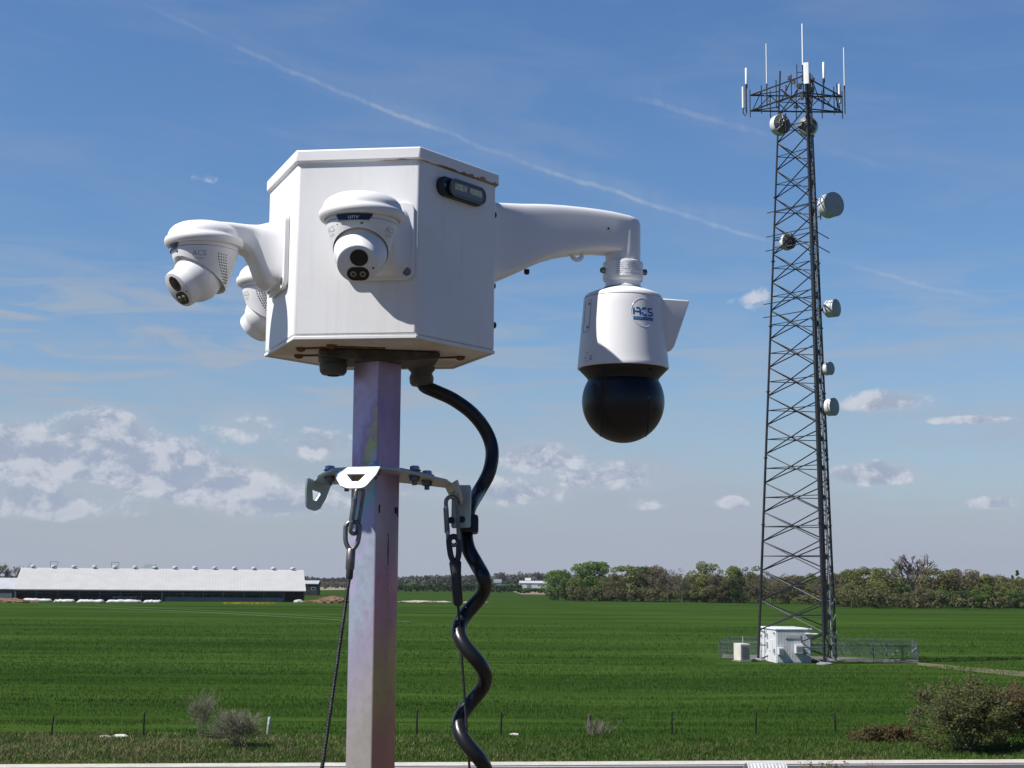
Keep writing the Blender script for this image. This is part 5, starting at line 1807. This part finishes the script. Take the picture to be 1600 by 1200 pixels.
whips = [
    (1198, 68, 133, .060, YT - .4, 'slim white whip antenna left of the tower head', 'whip_antenna', 'long whip antennas on the tower head'),
    (1254.5, 37, 104, .085, YT - 3.2, 'tallest white whip antenna at the very top of the tower', 'whip_antenna', 'long whip antennas on the tower head'),
    (1319.5, 74, 136, .060, YT + 1.9, 'slim white whip antenna at the outer right corner of the tower head', 'whip_antenna', 'long whip antennas on the tower head'),
    (1166, 106, 134, .105, YT + 2, 'short thick white stick antenna above the left panel antenna', 'stick_antenna', 'short stick antennas on the tower head'),
    (1287, 97, 125, .105, YT - 1.2, 'short thick white stick antenna between mast top and right corner', 'stick_antenna', 'short stick antennas on the tower head'),
]
for (u, vt, vb, r, Y, lab, nm, grp) in whips:
    p = at(u, vb, Y); h = at(u, vt, Y).z - p.z
    root = thing(nm, lab, 'antenna', tuple(p), 0, grp)
    q = MB(); q.tube([(0, 0, 0), (0, 0, h * .98), (0, 0, h)], [r, r * (.72 if 'whip' in nm else 1), r * .4], 10); q.build('rod', M_WHIP, root, 60)
    q = MB(); q.tube([(0, 0, .25), (0, 0, -(p.z - ZL) - .3 if p.z - ZL < 4 else -2.2)], .055, 8); q.tube([(0, 0, -.25), (0, 0, .15)], r * 1.25, 8); q.build('mount_pipe', M_TOW, root, 60)
for (u, vt, vb, w, Y, az, lab) in ((1163, 136, 169, .50, YT + 2.0, 20, 'white panel antenna on the left corner of the tower head'), (1260, 98, 131, .56, YT - 5.4, -25, 'white panel antenna at the middle top of the tower head'), (1312, 132, 161, .45, YT + 2.3, 60, 'white panel antenna on the right corner of the tower head')):
    p = at(u, (vt + vb) / 2, Y); h = at(u, vt, Y).z - at(u, vb, Y).z
    root = thing('panel_antenna', lab, 'antenna', tuple(p), R(az), 'panel antennas on the tower head')
    q = MB(); q.prism(rrect(w, .22, .08, 4), -h / 2, h / 2); q.build('panel', M_WHIP, root, 40)
    q = MB(); q.tube([(0, .28, -h / 2 - .5), (0, .28, h / 2 + .15)], .05, 6)
    for s in (-1, 1): q.tube([(0, .28, s * h * .38), (0, .05, s * h * .38)], .04, 5)
    q.build('mount_pipe', M_TOW, root, 60)
    q = MB(); q.tube(smooth_path([(-.12, .0, -h / 2), (-.12, 0, -h / 2 - .45), (0.1, .12, -h / 2 - .75), (.35, .25, -h / 2 - .45), (.3, .3, -h / 2)], 5), .035, 5); q.build('cable_loop', M_COAX, root, 60)


def dish(u, v, rpx, az, Y, label, legk, depth=.9, back=False, tilt=0):
    p = at(u, v, Y); r = rpx * PXM
    root = thing('microwave_dish', label, 'dish antenna', tuple(p), R(az), 'round microwave dishes on the tower')
    # local -y is the way it looks
    Mx = Matrix.Rotation(PI / 2, 4, 'X')
    q = MB(); q.lathe([(r * .98, -r * depth * .55), (r, -r * depth * .5), (r, r * depth * .5), (r * .985, r * depth * .55)], 40, Mx, False, False)
    dr = q.build('drum', M_DRUM, root, 40)
    q = MB(); q.lathe([(r * 1.015, r * depth * .5), (r * 1.02, r * depth * .58), (r * .97, r * depth * .60), (r * .5, r * depth * .64), (.01, r * depth * .65)], 40, Mx); q.build('radome', M_RADOME, root, 30)
    q = MB(); q.lathe([(r * .99, -r * depth * .5), (r * .85, -r * depth * .62), (r * .5, -r * depth * .85), (r * .18, -r * depth * .98), (.01, -r * depth)], 32, Mx); bk = q.build('reflector_back', M_DISHB, root, 30)
    q = MB()
    for k in range(8):
        a = k * PI / 4; q.tube([Mx @ Vector((r * .98 * math.cos(a), r * .98 * math.sin(a), -r * depth * .5)), Mx @ Vector((r * .2 * math.cos(a), r * .2 * math.sin(a), -r * depth * 1.05))], r * .04, 5)
    q.tube([Mx @ Vector((r * .5 * math.cos(t), r * .5 * math.sin(t), -r * depth * .92)) for t in [k * PI / 10 for k in range(20)]], r * .045, 5, False, None, True)
    q.build('back_rib', M_TOWL if back else M_TOW, bk, 60)
    q = MB(); q.tube([Mx @ Vector((0, 0, -r * depth * .9)), Mx @ Vector((0, 0, -r * depth * 1.5))], r * .16, 8); q.tube([(0, r * depth * 1.5, -r * .9), (0, r * depth * 1.5, r * .9)], .07, 8)
    Mi = Matrix.Rotation(-R(az), 4, 'Z')
    for dz in (-r * .6, r * .6):
        lw = leg(legk, p.z + dz) + Vector((TX, YT, 0)); q.tube([(0, r * depth * 1.5, dz), Mi @ (lw - p)], .055, 6)
    q.build('mount', M_TOW, root, 60)


dish(1297.5, 321, 19.5, 27, YT - .5, 'largest grey faced microwave dish sticking out on the right of the tower', 2, .85)
dish(1300, 482, 14.0, 48, YT, 'grey faced microwave dish at mid height right of the tower', 2, 1.0)
dish(1294, 576, 10.5, 42, YT, 'smallest microwave dish on the right of the tower', 2, .8)
dish(1299, 636, 14.0, 46, YT, 'lowest microwave dish on the right of the tower', 2, .7)
dish(1219, 195, 16.5, 205, YT - .8, 'dark backed microwave dish high on the left of the tower', 0, .6, True)
dish(1262, 197, 15.5, 160, YT - .6, 'dark backed microwave dish high in front of the tower middle', 1, .6, True)
dish(1231, 378, 13.0, 200, YT + .5, 'dark backed microwave dish inside the upper lattice', 0, .6)

# ------------------------------------------------------------------ compound at the tower's foot
M_HUT = mat('hut_panel', (.60, .61, .62), .6, var=.06, scale=1.5)
M_CREAM = mat('cream_cabinet', (.60, .57, .50), .55, var=.1, scale=2)
M_CABG = mat('grey_cabinet', (.30, .30, .32), .55, var=.1, scale=2)


def build_hut():
    p = at(1213, 1030, YT - 2.6); W, D, H = 3.35, 6.5, at(1213, 984, YT - 2.6).z
    root = thing('equipment_hut', 'white windowless equipment hut with ribbed wall at the tower foot', 'equipment hut', (p.x, YT - 2.6, 0), R(4))
    q = MB(); q.box(W / 2, D / 2, H / 2, W, D, H); q.build('wall', M_HUT, root, 0)
    q = MB()
    n = 22
    for i in range(n):
        q.box(.08 + (W - .16) * (i + .5) / n, -.025, H * .47, (W - .16) / n * .5, .05, H * .90)
    q.build('ribbed_cladding', M_HUT, root, 0)
    q = MB(); q.box(W / 2, D / 2, H + .06, W + .2, D + .2, .13); q.build('roof', M_WHIP, root, 0, .03, 2)
    for (u, v, w, h) in ((1218.5, 1017, .50, .66), (1245.5, 1014, .72, .80)):
        x = (u - 1213) * PXM * 1.03; z = at(u, v, YT - 2.6).z
        q = MB(); q.box(x, -.33, z, w, .55, h); ac = q.build('air_conditioner', M_HUT, root, 0, .03, 2)
        g = MB(); g.box(x, -.61, z, w * .8, .02, h * .6)
        for k in range(5): g.box(x, -.625, z - h * .25 + h * .125 * k, w * .78, .02, .03)
        g.build('grille', M_CABG, ac, 0)
    x0, x1 = (1227 - 1213) * PXM, (1251 - 1213) * PXM; z = at(1239, 995, YT - 2.6).z
    q = MB(); q.box((x0 + x1) / 2, -.06, z, x1 - x0, .08, .36); v = q.build('vent_louvre', M_CABG, root, 0)
    q = MB()
    for k in range(4): q.box((x0 + x1) / 2, -.11, z - .12 + .08 * k, x1 - x0 - .1, .03, .04)
    q.build('louvre_blade', M_HUT, v, 0)
    # fittings on the bright end wall
    q = MB(); q.box(-.03, 1.7, 1.05, .05, .95, 2.1); d_ = q.build('door', M_HUT, root, 0, .01, 1)
    q = MB(); q.box(-.08, 2.05, 1.0, .06, .1, .14); q.build('handle', M_CABG, d_, 0)
    for (y, z, s) in ((3.2, 2.45, .26), (3.2, 1.6, .3), (.5, 1.1, .28), (5.5, 2.3, .2)):
        q = MB(); q.box(-.09, y, z, .18, s, s * 1.4); q.build('wall_box', M_CABG, root, 0, .01, 1)


build_hut()


def build_generator():
    p = at(1157, 1029, YT - 1.0); H = at(1157, 1006, YT - 1.0).z
    root = thing('generator_cabinet', 'small cream and grey generator cabinet inside the compound fence', 'generator', (p.x, YT - 1.0, 0), R(12))
    q = MB(); q.box(.48, .9, H / 2 + .05, .96, 1.8, H - .1); q.build('housing', M_CREAM, root, 0, .03, 2)
    q = MB(); q.box(.48, -.02, H / 2 + .05, .86, .05, H - .25); pn = q.build('louvred_panel', M_CABG, root, 0)
    q = MB()
    for k in range(7): q.box(.48, -.06, .35 + (H - .6) * k / 6, .7, .04, .06)
    q.build('louvre_blade', M_DISHB, pn, 0)
    q = MB(); q.box(.48, .9, .03, 1.2, 2.1, .08); q.build('pad', M_TOWL, root, 0)
    q = MB(); q.tube([(.6, .9, H - .1), (.6, .9, H + .7)], .05, 6); q.build('exhaust_pipe', M_CABG, root, 60)


build_generator()
M_FENCE = mat('fence_green_galv', (.12, .155, .15), .55, .4, var=.2, scale=2)


def build_fence():
    a = onz(1124, 1029.5); c = onz(1435, 1035.5)
    root = thing('chain_link_fence', 'grey green chain link fence with barbed top round the tower compound', 'fence', tuple(a))
    A = Vector((0, 0, 0)); B = c - a; B.z = 0; d = B.normalized(); nn = Vector((-d.y, d.x, 0)) * 12.5
    Cc = B + nn; Dd = nn
    H = at(1124, 1004, a.y).z
    sides = [(A, B, [0, .205, .78, .845, 1.0]), (B, Cc, [.33, .66, 1.0]), (Cc, Dd, [.2, .4, .6, .8, 1.0]), (Dd, A, [.33, .66])]
    for (s, e, fs) in sides:
        for f in fs:
            p_ = s.lerp(e, f); q = MB(); thick = .055 if f in (0, 1.0, .78, .845) else .042
            q.tube([p_, p_ + Vector((0, 0, H))], thick, 6); od = Vector((0, -.28, .32)); q.tube([p_ + Vector((0, 0, H)), p_ + Vector((0, 0, H)) + od * .8], .03, 5)
            q.build('post', M_FENCE, root, 60)
        q = MB(); q.bar(s + Vector((0, 0, H)), e + Vector((0, 0, H)), .032, 5); q.bar(s + Vector((0, 0, H * .52)), e + Vector((0, 0, H * .52)), .022, 5)
        q.build('rail', M_FENCE, root, 60)
        # woven wire: two families of slanting wires, each a flat ribbon
        L = (e - s).length; dd = (e - s).normalized(); V = []
        step = .17; w = .011
        k = -H
        while k < L:
            for sg in (0, 1):
                x0, z0, x1, z1 = (k, 0.05, k + H, H) if sg == 0 else (k + H, 0.05, k, H)
                # clip to the panel
                def cl(x0, z0, x1, z1):
                    pts = []
                    for (xa, za, xb, zb_) in ((x0, z0, x1, z1), (x1, z1, x0, z0)):
                        if xa < 0: t = (0 - xa) / (xb - xa); xa, za = 0, za + (zb_ - za) * t
                        elif xa > L: t = (L - xa) / (xb - xa); xa, za = L, za + (zb_ - za) * t
                        pts.append((xa, za))
                    return pts
                (xa, za), (xb, zb_) = cl(x0, z0, x1, z1)
                pa = s + dd * xa; pb = s + dd * xb
                V += [(pa.x, pa.y, za - w), (pb.x, pb.y, zb_ - w), (pb.x, pb.y, zb_ + w), (pa.x, pa.y, za + w)]
            k += step
        quadmesh('wire_mesh', np.array(V), 4, M_FENCE, root)
        q = MB()
        for j in range(3):
            o_ = Vector((0, -.09 * j - .05, H + .09 * j + .06)); q.bar(s + o_, e + o_, .008, 4)
        q.build('barbed_wire', M_FENCE, root, 60)
    # double gate leaf frames
    for (f0, f1) in ((.845, .92), (.925, .995)):
        p0, p1 = A.lerp(B, f0), A.lerp(B, f1); q = MB(); up_ = Vector((0, -.05, 0))
        for (x, z0, y, z1) in ((p0, .15, p0, H - .1), (p1, .15, p1, H - .1), (p0, .15, p1, .15), (p0, H - .1, p1, H - .1), (p0, .15, p1, H - .1)):
            q.bar(x + up_ + Vector((0, 0, z0)), y + up_ + Vector((0, 0, z1)), .035, 5)
        q.build('gate', M_FENCE, root, 60)


build_fence()

# ------------------------------------------------------------------ barn and what lies round it
M_ROOFW = mat('barn_roof_white', (.46, .46, .45), .55, var=.05, scale=.3)
M_ROOFG = mat('barn_roof_grey', (.42, .45, .48), .5, var=.08, scale=.3)
M_BDARK = mat('barn_inside', (.020, .022, .026), .9, var=.3, scale=.3)
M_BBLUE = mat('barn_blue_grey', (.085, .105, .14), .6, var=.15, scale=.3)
M_BMID = mat('barn_grey_wall', (.16, .19, .21), .7, var=.15, scale=.3)


def build_barn():
    YB = 448.0
    x0 = at(22, 940, YB).x; x1 = at(474, 940, YB).x; L = (x1 - x0) * .995
    He = at(250, 921.5, YB).z; Dp = 32.0
    zr = at(250, 888.5, YB + Dp / 2).z
    root = thing('livestock_barn', 'long low open sided livestock barn with white roof and ridge vents', 'barn', (x0, YB, 0), R(11))
    BM = Matrix.Translation((x0, YB, 0)) @ Matrix.Rotation(R(11), 4, 'Z')
    q = MB(); th = .25
    ov = .8
    prof = [(-ov, He - .1), (Dp / 2, zr), (Dp + ov, He - .1), (Dp + ov, He - .1 - th), (Dp / 2, zr - th), (-ov, He - .1 - th)]
    q.addm([(-.4, y, z) for y, z in prof] + [(L + .4, y, z) for y, z in prof], [(0, 1, 2, 3, 4, 5), (11, 10, 9, 8, 7, 6)] + [(k, (k + 1) % 6, 6 + (k + 1) % 6, 6 + k) for k in range(6)])
    # standing seams
    for k in range(90):
        x = (k + .5) * L / 90
        q.addm([(x - .05, -ov, He - .06), (x + .05, -ov, He - .06), (x + .05, Dp / 2, zr + .05), (x - .05, Dp / 2, zr + .05)], [(0, 1, 2, 3)])
    roof = q.build('roof', M_ROOFW, root, 0)
    for k in range(14):
        u = 52 + (452 - 52) * k / 13; x = L * (.035 + .93 * k / 13)
        q = MB(); q.lathe([(.5, -.3), (.5, .25), (.85, .30), (.8, .6), (.5, .85), (.1, .95)], 16, Matrix.Translation((x, Dp / 2, zr)))
        q.build('ridge_vent', M_ROOFG, roof, 40)
    for (k, u) in enumerate((83, 180)):
        x = L * (.035 + .93 * (1, 4)[k] / 13); q = MB(); q.tube([(x - .9, Dp / 2, zr + .2), (x - 1.1, Dp / 2, zr + 1.9), (x + 1.3, Dp / 2, zr + 1.9), (x + .9, Dp / 2, zr + .2)], .12, 5); q.build('vent_guard', M_BMID, roof, 60)
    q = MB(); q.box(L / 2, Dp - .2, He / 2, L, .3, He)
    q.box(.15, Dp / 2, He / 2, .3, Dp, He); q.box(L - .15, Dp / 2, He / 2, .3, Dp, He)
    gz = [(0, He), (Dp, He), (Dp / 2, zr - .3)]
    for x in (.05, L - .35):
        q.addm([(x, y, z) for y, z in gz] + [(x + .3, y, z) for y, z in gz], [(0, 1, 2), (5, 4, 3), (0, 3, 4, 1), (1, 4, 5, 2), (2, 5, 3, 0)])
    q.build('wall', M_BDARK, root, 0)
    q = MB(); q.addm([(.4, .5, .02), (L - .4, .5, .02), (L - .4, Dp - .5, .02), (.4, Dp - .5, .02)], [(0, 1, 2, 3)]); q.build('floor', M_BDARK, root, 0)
    # low front wall under the open right half, and the top curtain roll
    q = MB(); xa = L * .51; q.box((xa + L * .925) / 2, 0, .65, L * .925 - xa, .2, 1.3); q.build('kerb_wall', M_BMID, root, 0)
    q = MB(); q.bar((.3, -.05, He - .55), (L * .92, -.05, He - .55), .16, 6); q.bar((.3, -.05, He - 1.25), (L * .92, -.05, He - 1.25), .10, 6); q.build('curtain_roll', M_BMID, root, 60)
    for k in range(15):
        x = .2 + (L - .4) * k / 14; q = MB(); w = .55 if k in (0, 7, 13) else .22; q.box(x, 0.02, He / 2, w, .24, He); q.build('post', M_BBLUE if k in (0, 13, 14) else M_BMID, root, 0)
    q = MB(); rr = random.Random(2)
    for k in range(16): q.bar((L * .52 + L * .4 * k / 15, 6, .2), (L * .52 + L * .4 * k / 15, 6, 2.6), .09, 4)
    q.bar((1, 6, 1.5), (L - 6, 6, 1.5), .12, 5); q.bar((1, 6, .9), (L - 6, 6, .9), .12, 5)
    q.build('stall_rails', M_BMID, root, 60)
    # cattle seen in the shade inside
    M_COW = mat('cow_hide', (.55, .53, .50), .8, var=.6, scale=1.2)
    for (u, s) in ((177, 1), (190, -1), (203, 1), (262, 1), (292, -1), (330, 1)):
        pc_ = BM @ Vector(((u - 22) / 452 * L, 3.2, .02)); cow = thing('cow', 'pale dairy cow standing in the shade of the barn', 'cow', tuple(pc_), R(11) + (0 if s > 0 else PI), 'cows in the barn')
        b = MB()
        b.tube([(-1.15, 0, 1.05), (-1.0, 0, 1.12), (-.5, 0, 1.05), (.1, 0, 1.02), (.6, 0, 1.08), (.85, 0, 1.18), (1.15, 0, 1.35), (1.35, 0, 1.42), (1.62, 0, 1.25), (1.72, 0, 1.18)],
               [.12, .30, .38, .40, .37, .28, .19, .18, .12, .07], 10)
        for (lx, ly, kx) in ((.62, .2, .04), (.62, -.2, .04), (-.9, .2, -.12), (-.9, -.2, -.12)):
            b.tube([(lx, ly, .95), (lx + kx * .3, ly, .55), (lx + kx, ly, .42), (lx, ly, .06), (lx + .05, ly, 0)], [.17, .09, .075, .055, .07], 7)
        b.tube([(-1.2, 0, 1.15), (-1.32, 0, .9), (-1.3, 0, .45)], [.04, .03, .05], 5)
        for sg in (-1, 1): b.tube([(1.32, .14 * sg, 1.48), (1.30, .34 * sg, 1.46)], [.05, .02], 5)
        b.build('body', M_COW, cow, 60)
    return x0, YB


BX, BY = build_barn()


def shed(name, label, u0, u1, vb, ve, vr, Y, D, mr, mw_, open_=False):
    p = at(u0, vb, Y); L = at(u1, vb, Y).x - p.x; He = at(u0, ve, Y).z; zr = at(u0, vr, Y + D / 2).z
    root = thing(name, label, 'farm building', (p.x, Y, 0))
    q = MB(); q.box(L / 2, D / 2, He / 2, L, D, He); q.build('wall', mw_, root, 0)
    q = MB(); pr = [(-.4, He), (D / 2, zr), (D + .4, He), (D + .4, He - .2), (D / 2, zr - .2), (-.4, He - .2)]
    q.addm([(-.4, y, z + .05) for y, z in pr] + [(L + .4, y, z + .05) for y, z in pr], [(0, 1, 2, 3, 4, 5), (11, 10, 9, 8, 7, 6)] + [(k, (k + 1) % 6, 6 + (k + 1) % 6, 6 + k) for k in range(6)])
    for k in range(int(L / 1.2)):
        x = .6 + k * 1.2; q.addm([(x - .04, -.4, He + .09), (x + .04, -.4, He + .09), (x + .04, D / 2, zr + .09), (x - .04, D / 2, zr + .09)], [(0, 1, 2, 3)])
    q.build('roof', mr, root, 0)
    q = MB(); q.box(L * .35, -.04, He * .4, min(4, L * .3), .08, He * .75); dq = q.build('door', M_BMID if not open_ else M_BDARK, root, 0)
    q = MB(); q.box(L * .35 + min(4, L * .3) * .4, -.1, He * .38, .15, .06, .3); q.build('handle', M_GALV, dq, 0)
    q = MB(); q.box(L * .72, -.04, He * .58, 1.6, .06, 1.0); wq = q.build('window', M_GLASS, root, 0)
    q = MB()
    for sx in (-.85, .85): q.box(L * .72 + sx, -.06, He * .58, .12, .08, 1.2)
    for sz in (-.55, .55): q.box(L * .72, -.06, He * .58 + sz, 1.7, .08, .1)
    q.build('frame', M_HUT, wq, 0)
    return root


shed('farm_shed', 'grey roofed dark farm shed at the left picture edge beside the long barn', -120, 18, 938, 919, 902, 460, 14, M_ROOFG, M_BBLUE)
shed('farm_shed', 'pale roofed lean-to shed between the dark shed and the long barn', 16, 25, 937, 917, 909, 476, 10, M_ROOFW, M_BBLUE)
shed('farm_shed', 'small flat pale roofed shed just beyond the right end of the long barn', 472, 496, 922, 912, 907, 640, 9, M_ROOFG, M_BDARK, True)
shed('farmhouse', 'tiny dark peaked farmhouse roof showing over the long barn', 221, 234, 905, 891, 882, 560, 12, M_BMID, M_BBLUE)
shed('farmhouse', 'small white farmhouse far off just right of the coiled cable', 772, 783, 917, 910.5, 905, 1100, 10, M_BMID, M_HUT)
shed('farm_shed', 'long low white farm building far off on the skyline slope', 812, 854, 915, 911, 907.5, 1300, 14, M_ROOFW, M_HUT)
shed('farm_shed', 'small white outbuilding standing over the long far farm building', 821, 829, 912, 907, 903, 1330, 10, M_ROOFW, M_HUT)
shed('farm_shed', 'small pale shed seen through the tower lattice at the field end', 1249, 1262, 935, 931, 928.5, 505, 6, M_ROOFW, M_CREAM)

# white wrapped silage bags lying along the barn front
for (u0, u1, v, lab) in ((34, 82, 938.6, 'white silage bag at the far left end of the row before the barn'), (84, 118, 940.0, 'white silage bag, second from the left in the row before the barn'),
                         (120, 164, 940.5, 'white sagging silage bag with earth on it, middle of the row'), (166, 222, 940.5, 'white silage bag with a dark stained side in the row before the barn'), (224, 253, 941, 'bright short silage bag at the right end of the row')):
    p = onz(u0, v + .8); L = at(u1, v, p.y).x - p.x
    q = MB(); n = 14; rings = []; rr = random.Random(int(u0))
    for i in range(n + 1):
        f = i / n; r = .62 * min(1, (min(f, 1 - f) * 9 + .25)) * rr.uniform(.82, 1.08)
        rings.append([(L * f, r * 1.15 * math.cos(2 * PI * k / 14), max(0, .5 * r + r * .95 * math.sin(2 * PI * k / 14))) for k in range(14)])
    q.loft(rings); o = q.build('silage_bag', mat('silage_wrap', (.50, .50, .49), .5, var=.25, scale=.5), None, 50)
    o.location = tuple(p); tag(o, lab, 'silage bag', 'white silage bags before the barn')


def mound(name, label, cat, u, v, w, h, Y, m, seed, kind=None, grp=None):
    p = onz(u, v); rr = np.random.default_rng(seed); bm = bmesh.new()
    bmesh.ops.create_icosphere(bm, subdivisions=4, radius=1.0)
    ph = rr.random(8) * 6
    for vv in bm.verts:
        c = vv.co; k = 1 + .16 * math.sin(5 * c.x + ph[0]) * math.sin(6 * c.y + ph[1]) + .10 * math.sin(13 * c.x + ph[2]) * math.cos(11 * c.z + ph[3]) + .05 * math.sin(29 * c.x + 17 * c.y + ph[4])
        vv.co = Vector((c.x * k * w / 2, c.y * k * w * .25, max(-.05, c.z * k * h)))
    me = bpy.data.meshes.new(name); bm.to_mesh(me); bm.free()
    o = finish(me, name, m, None, 60); o.location = tuple(p)
    return tag(o, label, cat, grp, kind)


M_EARTH = mat_simple('red_earth', (.10, .055, .035), (.22, .13, .085), 1.2, .95, .8, .2)
M_EARTHP = mat_simple('pale_rubble', (.24, .20, .15), (.46, .42, .35), .9, .95, .8, .2)
mound('earth_mound', 'brown earth bank before the dark shed at the left edge', 'earth heap', 8, 941, 16, 1.1, 0, M_EARTH, 1)
mound('earth_mound', 'reddish brown earth heap right of the long barn', 'earth heap', 520, 942, 9.5, 1.9, 0, M_EARTH, 2)
mound('earth_mound', 'low pale brown earth bank beside the reddish heap', 'earth heap', 492, 941, 8, .7, 0, M_EARTH, 3)
mound('white_heap', 'small bright white heap at the right corner of the barn', 'white heap', 467, 941, 3.0, .8, 0, M_ROOFW, 4)
mound('rubble_bank', 'pale low rubble bank in the green field right of the pole', 'rubble heap', 653, 941, 13, .55, 0, M_EARTHP, 5)
mound('rubble_bank', 'pale low rubble strip in the field right of the coiled cable', 'rubble heap', 742, 942, 8, .45, 0, M_EARTHP, 6)
mound('rubble_bank', 'small pale rubble patch in the field left of the coiled cable', 'rubble heap', 690, 941, 6, .4, 0, M_EARTHP, 7)
rgf = np.random.default_rng(8); pc = onz(390, 943.5); n = 1500
V = blades(n, pc.x + (rgf.random(n) * 2 - 1) * 7.5, pc.y + rgf.normal(size=n) * 1.4, .2 + .4 * rgf.random(n), .3, rgf)
tag(quadmesh('yellow_flowers', V, 3, mat_blade('yellow_petal', (.30, .24, .02), (.45, .36, .03), (.2, .25, .03))), kind='stuff')
# bare trees behind the sheds at the picture edge
for i, (u, vt, lab) in enumerate(((2, 876, 'bare grey tree behind the sheds, cut by the left picture edge'), (16, 879, 'bare grey tree over the dark shed, between its two bare neighbours'), (29, 883, 'bare grey tree nearest the white barn roof'))):
    o = make_tree(lab, '', 14.0, 12.0, None, 0, 0, 300 + i, True); o['group'] = 'bare trees behind the sheds'
    set_tree(o, u, vt, 540, BARE_H[lab], 1.1, i * 1.3)
for i, (u, vt, w, lab) in enumerate(((-8, 886, 1.2, 'thin grey twiggy tree low behind the dark shed at the edge'), (22, 889, 1.1, 'thin grey twiggy tree low beside the white barn roof'))):
    tree('grey', lab, u, vt, 555, w, 'bare trees behind the sheds')
# ------------------------------------------------------------------ thin spring haze over the plain
hm = bpy.data.materials.new('haze'); hm.use_nodes = True
hm.node_tree.nodes.remove(hm.node_tree.nodes['Principled BSDF'])
pv = hm.node_tree.nodes.new('ShaderNodeVolumePrincipled')
pv.inputs['Color'].default_value = (.80, .86, .96, 1); pv.inputs['Density'].default_value = 0.00005; pv.inputs['Anisotropy'].default_value = .2
hm.node_tree.links.new(pv.outputs[0], hm.node_tree.nodes['Material Output'].inputs['Volume'])
q = MB(); q.box(0, GR / 2 - 200, 31.5, 2 * GR + 200, GR + 1200, 65.0)
tag(q.build('haze', hm, None, 0), kind='stuff')
